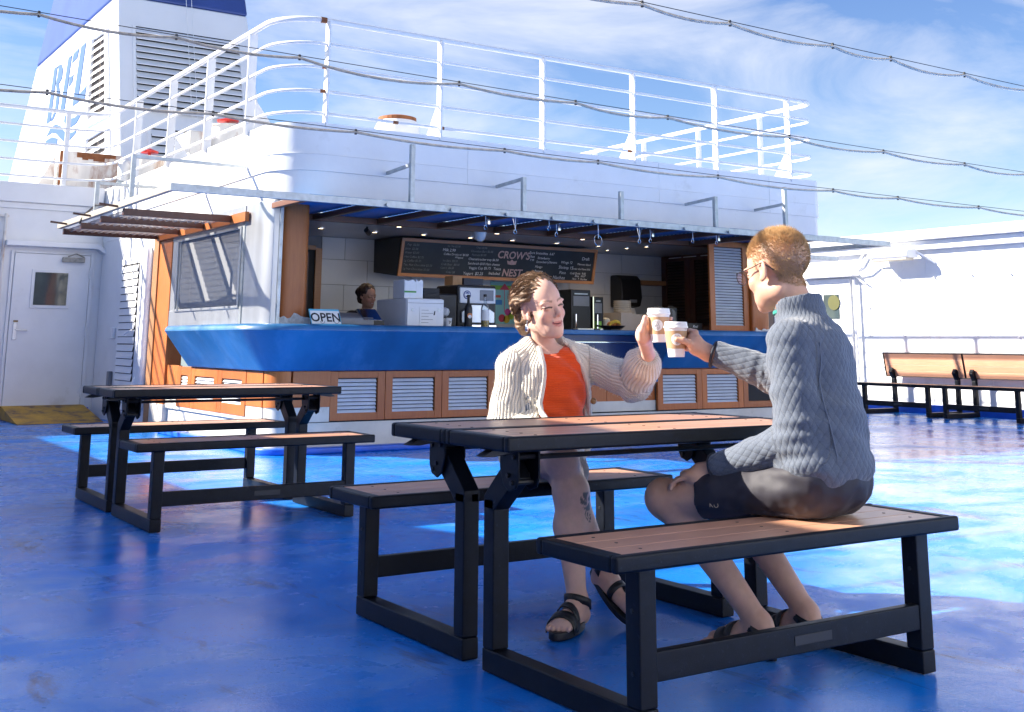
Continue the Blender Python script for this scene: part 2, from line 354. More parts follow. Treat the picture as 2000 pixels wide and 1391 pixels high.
rp = MB(); rp.prism([(11.55, .004), (12.75, .004), (12.75, .16), (12.6, .16)], 0, .30, 1.30)
o = tag(rp.build('door_ramp', 'yellow_ramp', None, .006), 'worn yellow and rusty ramp in front of the left door', 'ramp')
# rooftop gear of the deckhouse
def gear(name, label, cat, loc): return thing(name, label, cat, loc)
g = gear('roof_locker', 'rust-stained white steel box on the deckhouse roof', 'box', (1.3, 13.5, 3.0))
MB().box(.9, 1.75, 13.3, 14.2, 3.0, 3.56).build('body', 'white_rust', g, .02)
MB().box(.895, 1.0, 13.285, 13.3, 3.0, 3.55).build('rust_edge', 'rust', g)
rr = random.Random(3)
for k in range(7): MB().box(1.12+k*.075, 1.2+k*.075, 13.292, 13.3, 3.50-rr.random()*.09, 3.552).build('rust_patch', 'rust', g)
g = gear('open_hatch', 'rust-streaked white hatch cover leaning open behind the left railing', 'hatch', (.5, 13.3, 3.0))
MB().add([(.62, 13.35, 3.02), (.86, 13.35, 3.02), (.86, 13.4, 3.5), (.62, 13.7, 3.38), (.62, 13.39, 3.02), (.86, 13.39, 3.02), (.86, 13.44, 3.5), (.62, 13.74, 3.38)], [(0, 1, 2, 3), (7, 6, 5, 4), (0, 4, 5, 1), (1, 5, 6, 2), (2, 6, 7, 3), (3, 7, 4, 0)]).build('cover', 'white_rust', g)
MB().box(.60, .9, 13.3, 13.34, 3.0, 3.05).build('coaming', 'rust', g)
def stand_pipe(x, y, h, r, label, z0=3.0):
    g = gear('valve_stand', label, 'valve', (x, y, z0))
    MB().lathe([(r, 0), (r, h), (r*1.05, h), (r*1.05, h+.02), (.02, h+.03)], (x, y, z0), 20).build('drum', 'white_rust', g, smooth=True)
    MB().lathe([(.02, h+.02), (.02, h+.07), (r*.55, h+.075), (r*.6, h+.10), (r*.3, h+.12), (.02, h+.14)], (x, y, z0), 14).build('hand_wheel', 'red', g, smooth=True)
stand_pipe(2.66, 11.6, .80, .25, 'tall rust-streaked white drum with a red cap behind the kiosk railing')
stand_pipe(1.78, 12.1, .36, .2, 'low white drum with a red cap near the railing bend')
g = gear('roof_tank', 'white steel locker beside the taller rusty drum on the roof', 'locker', (2.25, 11.8, 3.0)); MB().box(2.12, 2.38, 11.5, 12.1, 2.97, 3.70).build('body', 'white_rust', g, .02)
g = gear('bollard_light', 'small white capped fitting at the railing bend', 'fitting', (1.52, 12.3, 3.0)); MB().lathe([(.09, 0), (.09, .30), (.06, .34), (.03, .36)], (1.52, 12.3, 3.0), 14).build('post', 'white', g, smooth=True); MB().lathe([(.1, 0), (.1, .03)], (1.52, 12.3, 3.02), 14).build('collar', 'steel', g)

# ---------------------------------------------------------------- funnel
fn = thing('ship_funnel', 'white ship funnel with blue top, louvres and a blue BFL emblem', 'funnel', (3.6, 20, 3))
XL, XR = 2.42, 4.92
def fy(z): return 15.8+(z-3)*.305       # raked front
def by(z): return 27.5-(z-3)*.95        # raked back
def fslab(z0, z1, e=0.):
    xr0 = XR+.16-(z0-3)*.06; xr1 = XR+.16-(z1-3)*.06
    v = [(XL-e, fy(z0)-e, z0), (xr0+e, fy(z0)-e, z0), (xr0+e, by(z0)+e, z0), (XL-e, by(z0)+e, z0), (XL-e, fy(z1)-e, z1), (xr1+e, fy(z1)-e, z1), (xr1+e, by(z1)+e, z1), (XL-e, by(z1)+e, z1)]
    return MB().add(v, [(3, 2, 1, 0), (4, 5, 6, 7), (0, 1, 5, 4), (1, 2, 6, 5), (2, 3, 7, 6), (3, 0, 4, 7)])
fslab(2.9, 7.02).build('casing', 'funnel_white', fn, .05)
fslab(7.02, 9.5, .012).build('blue_top', 'funnel_blue', fn, .05)
def front_louvre(x0, x1, z0, z1, nsl):
    g = MB()
    def P(x, z, o): return (x, fy(z)-o, z)
    fro = None
    for (a, b, c, d) in ((x0-.05, x0, z0, z1), (x1, x1+.05, z0, z1)):
        fr = MB(); fr.add([P(a, c, 0), P(b, c, 0), P(b, d, 0), P(a, d, 0), P(a, c, .05), P(b, c, .05), P(b, d, .05), P(a, d, .05)], [(4, 5, 6, 7), (0, 4, 7, 3), (1, 2, 6, 5), (3, 7, 6, 2), (0, 1, 5, 4)])
        fro = fr.build('louvre_stile', 'funnel_white', fn)
    MB().add([P(x0, z0, .004), P(x1, z0, .004), P(x1, z1, .004), P(x0, z1, .004)], [(0, 1, 2, 3)]).build('louvre_back', 'dark', fro)
    st = (z1-z0)/nsl
    for i in range(nsl):
        a = z0+i*st; b = a+st*.80
        MB().add([P(x0, a, .075), P(x1, a, .075), P(x1, b, .012), P(x0, b, .012), P(x0, a-.012, .07), P(x1, a-.012, .07)], [(0, 1, 2, 3), (4, 5, 1, 0)]).build('slat', 'funnel_white', fro)
front_louvre(2.72, 4.62, 4.86, 6.45, 13)
front_louvre(2.95, 4.62, 3.4, 4.55, 8)
def side_louvre(q, nsl):
    # q: (y,z) outline bl, br, tr, tl on the left face
    (y0, a0), (y1, a1), (y2, a2), (y3, a3) = q; x = XL
    def P(u, w, o):
        y = (y0*(1-u)+y1*u)*(1-w)+(y3*(1-u)+y2*u)*w; z = (a0*(1-u)+a1*u)*(1-w)+(a3*(1-u)+a2*u)*w; return (x-o, y, z)
    f = MB()
    for A in ((0, .0, 0, 1, .1), (.9, 0, 1, 1, .1)):
        u0, _, u1, _, _ = A; u0, u1 = (0, .1) if u0 == 0 else (.9, 1)
        f.add([P(u0, 0, 0), P(u1, 0, 0), P(u1, 1, 0), P(u0, 1, 0), P(u0, 0, .06), P(u1, 0, .06), P(u1, 1, .06), P(u0, 1, .06)], [(4, 5, 6, 7), (0, 4, 7, 3), (1, 2, 6, 5), (0, 1, 5, 4), (3, 7, 6, 2)])
    for w0, w1 in ((0, .04), (.96, 1)):
        f.add([P(.1, w0, 0), P(.9, w0, 0), P(.9, w1, 0), P(.1, w1, 0), P(.1, w0, .06), P(.9, w0, .06), P(.9, w1, .06), P(.1, w1, .06)], [(4, 5, 6, 7), (0, 1, 5, 4), (3, 7, 6, 2)])
    fo = f.build('vent_frame', 'funnel_white', fn)
    MB().add([P(.1, .04, .006), P(.9, .04, .006), P(.9, .96, .006), P(.1, .96, .006)], [(0, 1, 2, 3)]).build('vent_back', flat('vent_brown', (.10, .07, .05)), fo)  # plain dark brown sheet behind the slats
    st = .92/nsl
    for i in range(nsl):
        for u0, u1 in ((.1, .485), (.515, .9)):
            a = .04+i*st; b = a+st*.62
            MB().add([P(u0, a, .055), P(u1, a, .055), P(u1, b, .012), P(u0, b, .012)], [(0, 1, 2, 3)]).build('slat', 'funnel_white', fo)
side_louvre([(18.45, 4.83), (16.86, 4.80), (17.45, 6.52), (18.55, 6.56)], 11)
side_louvre([(18.38, 3.9), (16.55, 3.9), (16.8, 4.62), (18.46, 4.60)], 4)
LG = [[(21.46, 6.59), (21.76, 6.61), (22.08, 5.46), (21.69, 5.47)], [(21.44, 6.6), (21.11, 6.57), (20.91, 6.42), (20.94, 6.24), (21.2, 6.17), (21.48, 6.21), (21.38, 6.35), (21.34, 6.5)], [(21.47, 6.2), (21.19, 6.16), (21.02, 5.96), (21.09, 5.63), (21.49, 5.45), (21.67, 5.46), (21.36, 5.67), (21.31, 6.01)], [(20.2, 6.57), (20.5, 6.58), (20.85, 5.53), (20.46, 5.52)], [(20.07, 6.57), (19.61, 6.59), (19.71, 6.42), (20.14, 6.39)], [(20.24, 6.12), (19.92, 6.12), (19.98, 5.98), (20.26, 5.93)], [(19.08, 6.59), (19.46, 6.58), (19.8, 5.46), (19.37, 5.46)], [(19.36, 5.47), (19.32, 5.6), (18.77, 5.68), (18.84, 5.45)], [(20.39, 5.38), (20.42, 5.25), (20.22, 5.14), (19.76, 5.04), (19.36, 5.05), (19.05, 5.16), (19.19, 5.22), (19.5, 5.19), (19.99, 5.24)], [(21.97, 5.18), (21.63, 5.31), (21.17, 5.32), (20.68, 5.2), (20.35, 5.05), (19.94, 4.94), (19.51, 4.91), (19.23, 4.95), (19.34, 4.86), (19.78, 4.79), (20.33, 4.84), (20.7, 4.97), (21.03, 5.1), (21.46, 5.18)], [(22.11, 4.99), (21.97, 5.09), (21.43, 5.09), (20.88, 4.98), (20.9, 4.88), (21.05, 4.84), (21.5, 4.97), (21.81, 5.0)]]
for poly in LG: MB().prism(poly, 0, XL-.012, XL-.002).build('emblem_stroke', 'logo_blue', fn)
for x in (3.62, 3.72): MB().tube([(x, fy(8)-.12, 8), (x+.03, fy(3.4)-.14, 3.4)], .006, 5).build('stay_wire', 'white', fn)

# ---------------------------------------------------------------- right side wall
rw = thing('side_wall', 'sunlit white steel side wall with a door on the right', 'wall', (12.3, 7, 0))
bx('plating', 'white', rw, 12.3, 13.6, 2.0, 16, 0, 2.6)
bx('eave', 'white', rw, 12.10, 13.7, 2.0, 16, 2.54, 2.69, .012)
bx('eave_lip', 'white', rw, 12.2, 12.3, 2.0, 16, 2.40, 2.54, .012)
bx('base_strip', 'kerb', rw, 12.26, 12.302, 2, 16, 0, .13)
d = bx('door', 'white', rw, 12.262, 12.30, 9.32, 10.15, .12, 2.04, .008)
bx('window_frame', 'white', d, 12.25, 12.262, 9.5, 9.9, 1.36, 1.83, .004); bx('pane', fr, d, 12.244, 12.25, 9.54, 9.86, 1.40, 1.79)
MB().lathe([(.12, 0), (.12, .008)], (12.24, 9.64, 1.66), 20, Vector((-1, 0, 0))).build('disc_reflection', flat('reflection_yellow', (.085, .085, .015)), d)  # yellow disc laid on the pane in place of a reflection
for z in (.4, 1.75): MB().tube([(12.25, 9.31, z), (12.25, 9.31, z+.16)], .015, 8).build('hinge', 'white', d)
bx('door_hood', 'white', rw, 12.12, 12.3, 9.15, 10.3, 2.06, 2.11, .01)
MB().tube([(12.22, 9.20, .1), (12.22, 9.20, 2.02)], .022, 8).build('pipe', 'white', rw, smooth=True)
MB().tube([(12.25, 9.75, 2.1), (12.22, 9.4, 2.13), (12.22, 9.1, 2.25), (12.22, 8.9, 2.5), (12.22, 8.88, 2.62)], .018, 8).build('conduit', 'white', rw, smooth=True)
MB().tube([(12.2, 9.2, 2.1), (12.15, 9.0, 2.17), (12.1, 8.85, 2.32), (12.05, 8.62, 2.36)], .016, 8).build('conduit', 'white', rw, smooth=True)
MB().tube([(12.28, 8.75, 2.28), (12.28, 8.65, 2.1), (12.28, 8.45, 2.02), (12.28, 8.3, 2.12), (12.27, 8.28, 2.25)], .006, 6).build('loose_wire', 'white', rw)
MB().bar((12.27, 9.24, 2.08), (12.22, 8.98, 1.94), .05, .012).build('door_stay', 'white', rw)
for y, z in ((8.99, 1.98), (8.38, 1.97), (7.75, 1.98), (7.12, 1.99), (6.5, 1.98), (5.88, 1.98), (8.98, 1.56), (8.97, 1.13), (7.74, 1.12), (7.11, 1.12), (6.45, 1.11), (8.35, 1.13)):
    MB().tube([(12.305, y, z), (12.265, y, z)], .013, 8).build('stud', 'white', rw)
for y in (4.4, 6.9, 7.9, 10.6): bx('weld_seam', 'white', rw, 12.295, 12.3005, y-.005, y+.005, .13, 2.4)
for z in (1.35,): bx('weld_seam', 'white', rw, 12.295, 12.3005, 2.0, 9.1, z-.005, z+.005)
lf = thing('wall_light', 'white tube light on brackets high on the right wall', 'lamp', (12.2, 8.3, 2.3))
MB().prism([(11.94, 2.28), (11.90, 2.33), (11.93, 2.40), (12.12, 2.42), (12.2, 2.36), (12.16, 2.28)], 1, 7.92, 8.66).build('housing', 'white', lf, .012)
MB().prism([(11.955, 2.245), (11.945, 2.282), (12.14, 2.282), (12.13, 2.245)], 1, 7.97, 8.61).build('diffuser', mat('old_diffuser', (.62, .55, .42), .4), lf, .01)
for y in (8.0, 8.55): MB().bar((12.15, y, 2.36), (12.3, y, 2.36), .04, .03).build('bracket', 'white', lf)
MB().bar((12.12, 7.9, 2.36), (12.29, 7.72, 2.2), .03, .03).build('bracket', 'white', lf)
# ================================================================ snack kiosk
kk = thing('snack_kiosk', 'white and mahogany snack kiosk with a blue counter and open front', 'kiosk', (5, 8, 0))
path = [(1.42, 12.79)]+[(1.42, 7.1)]+arc(1.87, 7.07, .45, 180, 270, 12)+[(8.5, 6.62)]+arc(8.5, 6.74, .12, 270, 360, 4)+[(8.62, 12.79)]
def off(p, d):
    n = len(p); P = [Vector((*q, 0)) for q in p]; r = []
    for i, q in enumerate(P):
        t = (P[min(i+1, n-1)]-P[max(i-1, 0)]).normalized(); r.append((q.x+t.y*d, q.y-t.x*d))
    return r
for nm, d, z0, z1 in (('lower_fascia', -.012, 2.27, 2.54), ('upper_fascia', .006, 2.54, 2.995)):
    sweep_wall(MB(), off(path, d), .10, z0, z1).build(nm, 'white', kk, .008, smooth=True)
sweep_wall(MB(), off(path, .014)[2:-2], .02, 2.695, 2.70).build('seam_bead', 'white', kk)
for x in (3.42, 5.95, 7.7): bx('weld_seam', 'white', kk, x-.004, x+.004, 6.609, 6.616, 2.545, 2.99)
ip = off(path, -.05); poly = ip
MB().prism(poly, 2, 2.90, 2.955).build('roof_plating', 'white', kk)
# ceiling and soffit
for i in range(16):
    y = 7.66+i*.105; bx('ceiling_slat', 'ceil', kk, 1.75, 8.4, y, y+.092, 2.195, 2.215, .006)
bx('ceiling_back', 'dark', kk, 1.75, 8.4, 7.6, 9.4, 2.222, 2.24)
bx('soffit_beam', 'wood_beam', kk, 1.6, 8.5, 7.58, 7.655, 2.185, 2.262, .004)
# walls
bw_ = bx('back_wall', 'grout', kk, 1.6, 8.5, 9.32, 9.42, 0, 2.3)
for r_ in range(8):
    z = 1.04+r_*.145 if False else 1.02+r_*.29/2
rows = [(1.05, 1.34), (1.345, 1.635), (1.64, 1.93), (1.935, 2.19)]
for ri, (z0, z1) in enumerate(rows):
    x = 3.07-(.3 if ri % 2 else 0); 
    while x < 8.3:
        x1 = min(x+.595, 8.3); x0 = max(x, 3.07)
        if x1 > x0+.02: bx('tile', 'tile', bw_, x0, x1, 9.306, 9.32, z0, z1, .002)
        x += .6
bx('doorway', 'dark', kk, 2.25, 2.98, 9.300, 9.32, 0, 2.03)
bx('door_jamb', 'wood_frame', kk, 2.98, 3.06, 9.27, 9.32, 0, 2.05); bx('door_head', 'wood_frame', kk, 2.2, 2.98, 9.27, 9.32, 2.03, 2.08); bx('door_leaf', 'wood_dark', kk, 2.62, 2.9, 9.285, 9.3, 0, 2.0)
# front columns
def half_round(x0, x1, y0, y1, r):
    return [(x0, y1), (x0, y0+r)]+arc(x0+r, y0+r, r, 180, 270, 6)[1:]+arc(x1-r, y0+r, r, 270, 360, 6)+[(x1, y1)]
MB().prism(half_round(1.55, 1.865, 6.86, 7.16, .11), 2, 1.11, 2.262).build('corner_column', 'wood_panel', kk, smooth=True)
rr = random.Random(5)
pk = [(1.545+.033*i, 1.12) for i in range(11)]; top = [(1.875-.033*i, 1.16+.05*rr.random()+(.03 if i in (4, 5, 6) else 0)) for i in range(11)]
MB().prism(pk+top, 1, 6.850, 6.858).build('peeled_patch', mat('bare_filler', (.52, .54, .55), .8, var=.3, vs=30), kk)
# side wall X=1.42: wood post, glazed side screen, stainless corner
bx('wood_post', 'wood_panel', kk, 1.40, 1.58, 9.62, 10.25, 0, 2.26, .01); bx('post_edge', 'wood_frame', kk, 1.385, 1.40, 10.08, 10.26, 0, 2.26)
bx('post_foot', 'cream', kk, 1.392, 1.6, 9.60, 10.27, 0, .30, .004)
bx('screen_header', 'stainless', kk, 1.40, 1.47, 7.46, 9.6, 2.06, 2.262, .004); bx('screen_sill', 'stainless', kk, 1.40, 1.47, 7.46, 9.6, 1.12, 1.30, .004)
bx('screen_stile', 'stainless', kk, 1.405, 1.465, 9.34, 9.6, 1.30, 2.06, .003)
for y in (7.75, 8.15, 8.6): bx('slot', 'paper', kk, 1.396, 1.40, y, y+.28, 2.195, 2.205)
wf = MB(); wf.box(1.385, 1.40, 7.46, 9.4, 1.285, 1.31); wf.box(1.385, 1.40, 7.46, 9.4, 2.04, 2.065); wf.box(1.385, 1.40, 7.46, 7.49, 1.31, 2.04); wf.box(1.385, 1.40, 9.37, 9.4, 1.31, 2.04); wfo = wf.build('window_frame', 'stainless', kk, .003)
bx('pane', 'glass', wfo, 1.42, 1.426, 7.48, 9.38, 1.30, 2.05)
cp = [(1.41, 7.46), (1.41, 7.0)]+[(1.43, 6.9), (1.47, 6.84), (1.53, 6.82), (1.53, 6.95), (1.5, 7.0), (1.5, 7.46)]
MB().prism(cp, 2, 1.12, 2.262).build('corner_panel', 'stainless', kk, .006)
bx('corner_trim', 'steel', kk, 1.40, 1.412, 7.40, 7.455, 1.12, 2.262); bx('corner_trim', 'steel', kk, 1.515, 1.548, 6.80, 6.86, 1.12, 2.262, .004)
# white rear flank with louvred vent door
bx('flank_wall', 'white', kk, 1.44, 1.6, 10.27, 12.79, 0, 2.28)
vd = bx('vent_door', 'white', kk, 1.395, 1.44, 10.75, 11.62, .12, 1.98, .01)
MB().prism(half_round(10.55, 10.68, 0, 1, .02) and [(10.44, .2), (10.70, .2), (10.70, 1.98), (10.62, 2.08), (10.5, 2.08), (10.44, 1.98)], 0, 1.36, 1.44).build('vent_post', 'white', kk, .03)
bx('vent_void', 'dark', vd, 1.388, 1.395, 10.83, 11.55, .16, 1.90)
for i in range(20):
    z = .17+i*.086
    if i == 9: MB().box(1.37, 1.39, 10.83, 11.55, z, z+.075).build('mid_rail', 'white', vd); continue
    MB().add([(1.372, 10.83, z), (1.372, 11.55, z), (1.389, 11.55, z+.078), (1.389, 10.83, z+.078), (1.378, 10.83, z-.004), (1.378, 11.55, z-.004)], [(0, 1, 2, 3), (4, 5, 1, 0)]).build('slat', 'white', vd)
MB().tube([(1.36, 10.85, 1.10), (1.32, 10.9, 1.08), (1.32, 11.0, 1.05)], .012, 7).build('handle', 'white', vd, smooth=True)
bx('switch_box', 'white', kk, 1.39, 1.44, 11.85, 11.98, 1.0, 1.14, .01); bx('switch_box', 'grey_plastic', kk, 1.39, 1.44, 11.85, 11.96, .42, .6, .01)
MB().tube([(1.40, 10.62, .62), (1.33, 10.6, .40), (1.36, 10.64, .35)], [.02, .05, .03], 10).build('lamp_bracket', 'white', kk, smooth=True)
for i in range(4): bx('fascia_rib', 'white', kk, 1.385, 1.412, 11.2+i*.28, 11.23+i*.28, 2.30, 2.93)

# ---- counter: profile swept along an L path (offset outwards, z)
PR = [(-.42, 1.10), (-.42, 1.128), (.25, 1.13), (.285, 1.122), (.305, 1.10), (.308, 1.075), (.055, .74), (.04, .722), (.0, .715), (-.3, .715)]
def sweep_counter(pth, name, m, prof=PR):
    rows = [off(pth, d) for d, z in prof]; v = []; f = []; n = len(pth); k = len(prof)
    for i in range(n):
        for j in range(k): v.append((rows[j][i][0], rows[j][i][1], prof[j][1]))
    for i in range(n-1):
        for j in range(k): f.append((i*k+j, i*k+(j+1) % k, (i+1)*k+(j+1) % k, (i+1)*k+j))
    f.append(tuple(range(k))[::-1]); f.append(tuple((n-1)*k+j for j in range(k)))
    o = MB().add(v, f).build(name, m, kk, smooth=True)
    b = o.modifiers.new('bevel', 'BEVEL'); b.width = .012; b.segments = 2; b.limit_method = 'ANGLE'; b.angle_limit = R(50)
    return o
lp = [(1.42, 8.78), (1.42, 6.80)]+arc(1.60, 6.80, .18, 180, 270, 8)[1:]+[(3.90, 6.62)]
sweep_counter(lp, 'counter', 'counter')['label'] = 'left part of the blue counter wrapping the corner'
sweep_counter([(5.87, 6.62), (8.3, 6.62)], 'counter', 'counter')
bx('counter_shelf', 'counter_dark', kk, 1.75, 3.9, 7.0, 7.6, 1.06, 1.10); bx('counter_shelf', 'counter_dark', kk, 5.87, 8.3, 7.0, 8.6, 1.06, 1.10)
# recessed middle bay
bx('bay_panel', 'counter_dark', kk, 3.9, 5.87, 6.95, 7.0, .60, 1.07); bx('bay_top', 'counter', kk, 3.9, 5.87, 6.90, 7.6, 1.07, 1.125, .01)
bx('bay_trim', 'chrome', kk, 3.9, 5.87, 6.925, 6.95, .985, 1.0, .002); bx('bay_ledge', 'counter', kk, 3.9, 5.87, 6.60, 6.95, .575, .62, .008)
bx('back_counter', 'grey_plastic', kk, 3.1, 8.2, 7.9, 9.3, 1.08, 1.13, .006); bx('back_cupboard', 'wood_dark', kk, 3.1, 8.2, 8.0, 9.3, 0, 1.08)
# ---- lower joinery
def louvre_panel(x0, x1, z0, z1, y, side=False, pale='slat_steel', wm='wood_panel', fw=.075, nsl=9, slats=True):
    # joinery panel in the plane y (or x when side): frame + slats
    def B(mb, a0, a1, b0, b1, d0, d1):
        return mb.box(y-d1, y-d0, a0, a1, b0, b1) if side else mb.box(a0, a1, y-d1, y-d0, b0, b1)
    f = MB(); B(f, x0, x0+fw, z0, z1, 0, .03); B(f, x1-fw, x1, z0, z1, 0, .03); B(f, x0+fw, x1-fw, z1-fw*.8, z1, 0, .0285); B(f, x0+fw, x1-fw, z0, z0+fw*.9, 0, .0285)
    fo = f.build('louvre_panel', wm, kk, .003)
    B(MB(), x0+fw, x1-fw, z0+fw*.9, z1-fw*.8, -.002, .001).build('panel_void', 'dark', fo)
    if not slats: return fo
    a, b = x0+fw, x1-fw; st = (z1-z0-fw*1.7)/nsl
    for i in range(nsl):
        z = z0+fw*.9+i*st
        q = [(a, .024, z), (b-.012, .024, z), (b-.012, .004, z+st*.72), (a, .004, z+st*.72), (a, .02, z-st*.08), (b-.012, .02, z-st*.08)]
        v = [((y-d, p, zz) if side else (p, y-d, zz)) for p, d, zz in q]
        MB().add(v, [(0, 1, 2, 3), (4, 5, 1, 0)]).build('slat', pale, fo)
    return fo
bx('corner_board', 'wood_panel', kk, 1.62, 1.985, 6.60, 6.66, .40, .715, .002)
MB().prism(arc(1.60, 6.78, .18, 180, 270, 8)+[(1.62, 6.66), (1.6, 6.9), (1.5, 6.9)], 2, .40, .715).build('corner_board', 'wood_panel', kk, smooth=True)
MB().prism(arc(1.60, 6.78, .172, 180, 270, 8)+[(1.62, 6.66), (1.6, 6.9), (1.5, 6.9)], 2, .27, .40).build('corner_kick', 'cream', kk, smooth=True)
bx('kick_panel', 'cream', kk, 1.62, 1.985, 6.608, 6.66, .27, .40)
for a, b in ((1.99, 2.545), (2.55, 3.155), (3.16, 3.76)): louvre_panel(a, b, .275, .712, 6.64)
bx('end_stile', 'wood_panel', kk, 3.765, 3.9, 6.61, 6.66, .275, .712, .002)
for a, b in ((5.87, 6.515), (6.52, 7.15), (7.155, 7.78)): louvre_panel(a, b, .275, .712, 6.64, slats=(a < 7))
bx('end_stile', 'wood_panel', kk, 7.785, 8.4, 6.61, 6.66, .275, .712, .002)
for a, b in ((3.9, 4.55), (4.555, 5.2), (5.205, 5.865)): bx('bay_board', 'wood_panel', kk, a, b, 6.66, 6.69, .38, .575, .002)
bx('bay_kick', 'cream', kk, 3.9, 5.87, 6.655, 6.7, .27, .38)
for a, b in ((7.2, 7.95), (7.955, 8.75), (8.755, 9.2)): louvre_panel(a, b, .30, .712, 1.44, side=True, nsl=7, fw=.11, pale='slat_steel')
bx('side_board', 'wood_panel', kk, 1.415, 1.45, 6.8, 7.195, .40, .712, .002); bx('side_kick', 'cream', kk, 1.42, 1.46, 6.8, 9.6, .268, .395); bx('side_board', 'wood_panel', kk, 1.425, 1.46, 9.205, 9.6, .30, .72, .002)
kp = [(1.45, 9.6), (1.45, 6.80)]+arc(1.62, 6.80, .17, 180, 270, 8)[1:]+[(8.4, 6.63), (8.4, 9.3)]
sweep_wall(MB(), kp, .06, 0, .262).build('plinth', 'cream', kk, smooth=True); sweep_wall(MB(), off(kp, -.01), .06, .262, .275).build('plinth_gap', 'dark', kk)
sweep_wall(MB(), off(kp, .10), .14, 0, .055).build('floor_kerb', 'kerb', kk, .012, smooth=True)
# ---- right-hand shutters
rs = louvre_panel(7.30, 7.95, 1.132, 2.235, 7.30, nsl=28, fw=.085); rs['label'] = 'open pale louvred shutter at the right end of the counter'
MB().prism(half_round(7.96, 8.25, 7.22, 7.5, .03), 2, 1.10, 2.26).build('end_column', 'wood_panel', kk, smooth=True)
MB().prism([(7.97+.03*i, 1.125) for i in range(9)]+[(8.24-.03*i, 1.15+.045*rr.random()) for i in range(9)], 1, 7.205, 7.218).build('peeled_patch', 'paper', kk)
for a, b in ((7.55, 8.1), (8.105, 8.7), (8.705, 9.28)):
    louvre_panel(a, b, 1.14, 2.19, 8.3, side=True, nsl=22, pale=flat('dark_slat', (.06, .035, .03), .3), wm='wood_dark', fw=.1)
for y in (7.7, 8.2, 8.55, 8.85): bx('slot', 'lamp' if False else 'paper', kk, 8.262, 8.268, y, y+.26, 2.155, 2.165)
bx('right_wall', 'wood_dark', kk, 8.31, 8.4, 7.3, 9.4, 0, 2.26)
bx('right_flank', 'white', kk, 8.42, 8.6, 7.3, 12.8, 0, 2.28)
for i, (x, y) in enumerate(((2.63, 8.38), (3.31, 8.43), (3.24, 7.72), (4.53, 8.36), (4.49, 7.72), (5.11, 8.34), (3.9, 8.36), (5.77, 8.34), (5.7, 7.72), (6.45, 8.38), (6.94, 8.82), (6.94, 8.42), (6.98, 8.07))):
    c = (x, y, 2.186); d = thing('downlight', 'small lit warm downlight in the kiosk ceiling, ' + ('rear row, leftmost', 'rear row, second from left', 'front row, leftmost', 'rear row, fourth from left', 'front row, second from left', 'rear row, fifth from left', 'rear row, third from left', 'rear row, sixth from left', 'front row, third from left', 'rear row, seventh from left', 'at the right end, farthest back', 'at the right end, middle of three', 'at the right end, nearest the front')[i], 'lamp', c, 'downlights in the kiosk ceiling')
    MB().lathe([(.05, .009), (.05, 0), (.036, 0), (.034, .006)], c, 18).build('trim', 'chrome', d, smooth=True); MB().lathe([(.033, .004), (.033, .006)], c, 16).build('bulb', 'lamp', d)
    ld = bpy.data.lights.new('downlight_lamp', 'SPOT'); ld.energy = 2.2; ld.color = (1, .74, .46); ld.spot_size = R(115); ld.spot_blend = .8; ld.shadow_soft_size = .03
    lo = bpy.data.objects.new('downlight_lamp', ld); COL.objects.link(lo); lo.parent = d; lo.location = (0, 0, -.012)
sm = thing('dome_camera', 'white smoke detector under the kiosk ceiling edge', 'detector', (4.25, 7.55, 2.1)); MB().lathe([(.075, .045), (.07, 0), (.06, -.03), (.03, -.06), (.01, -.065)], (4.25, 7.70, 2.15), 20).build('dome', 'cup', sm, smooth=True); MB().lathe([(.08, 0), (.08, .02)], (4.25, 7.7, 2.176), 20).build('base', 'cup', sm)
tr = thing('track_spot', 'small black spotlight under the ceiling at left', 'lamp', (3.0, 8.1, 2.17)); MB().tube([(2.95, 7.9, 2.19), (2.95, 7.9, 2.15)], .012, 8).tube([(2.93, 7.88, 2.15), (2.99, 7.93, 2.12)], .028, 10).build('spot', 'black_soft', tr)

# ---------------------------------------------------------------- roof railing
rl = thing('roof_railing', 'white tubular railing round the kiosk and deckhouse roof', 'railing', (5, 9, 3))
rp_ = [(-6, 12.78), (.95, 12.78)]+arc(.95, 12.33, .45, 90, 0, 8)[1:]+[(1.40, 7.15)]+arc(1.85, 7.10, .45, 180, 270, 10)+[(8.35, 6.65)]+arc(8.40, 6.85, .2, 270, 360, 6)+[(8.60, 12.5)]
for z, r in ((4.0, .029), (3.77, .0165), (3.54, .0165), (3.305, .0165), (3.09, .0165)):
    MB().tube([(x, y, z) for x, y in rp_], r, 10).build('rail', 'white_rail', rl, smooth=True)
for x, z, r in ((1.80, 4.0, .0298), (1.83, 3.54, .0172), (1.82, 3.305, .0172), (3.12, 3.09, .0172), (5.55, 3.09, .0172), (2.6, 3.09, .0171)):
    MB().tube([(x-.03, 6.65, z), (x-.012, 6.65, z), (x+.03, 6.65, z)], [r*.99, r, r*.99], 10, False).build('rust_patch', 'rust', rl)
fronts = [1.853, 3.095, 4.36, 5.607, 6.865, 8.093]
for i, x in enumerate(fronts):
    MB().box(x-.011, x+.011, 6.60, 6.685, 2.955, 3.99).build('post', 'white_rail', rl, .003)
    if i in (1, 3, 5): MB().prism([(6.69, 2.955), (6.95, 2.955), (6.69, 3.32)], 0, x-.008, x+.008).build('gusset', 'white_rail', rl)
for i, y in enumerate((7.47, 8.70, 10.0, 11.4)):
    MB().box(1.37, 1.46, y-.011, y+.011, 2.955, 3.99).build('post', 'white_rail', rl, .003)
    if i in (0, 2): MB().prism([(1.47, 2.955), (1.75, 2.955), (1.47, 3.32)], 1, y-.008, y+.008).build('gusset', 'white_rail', rl)
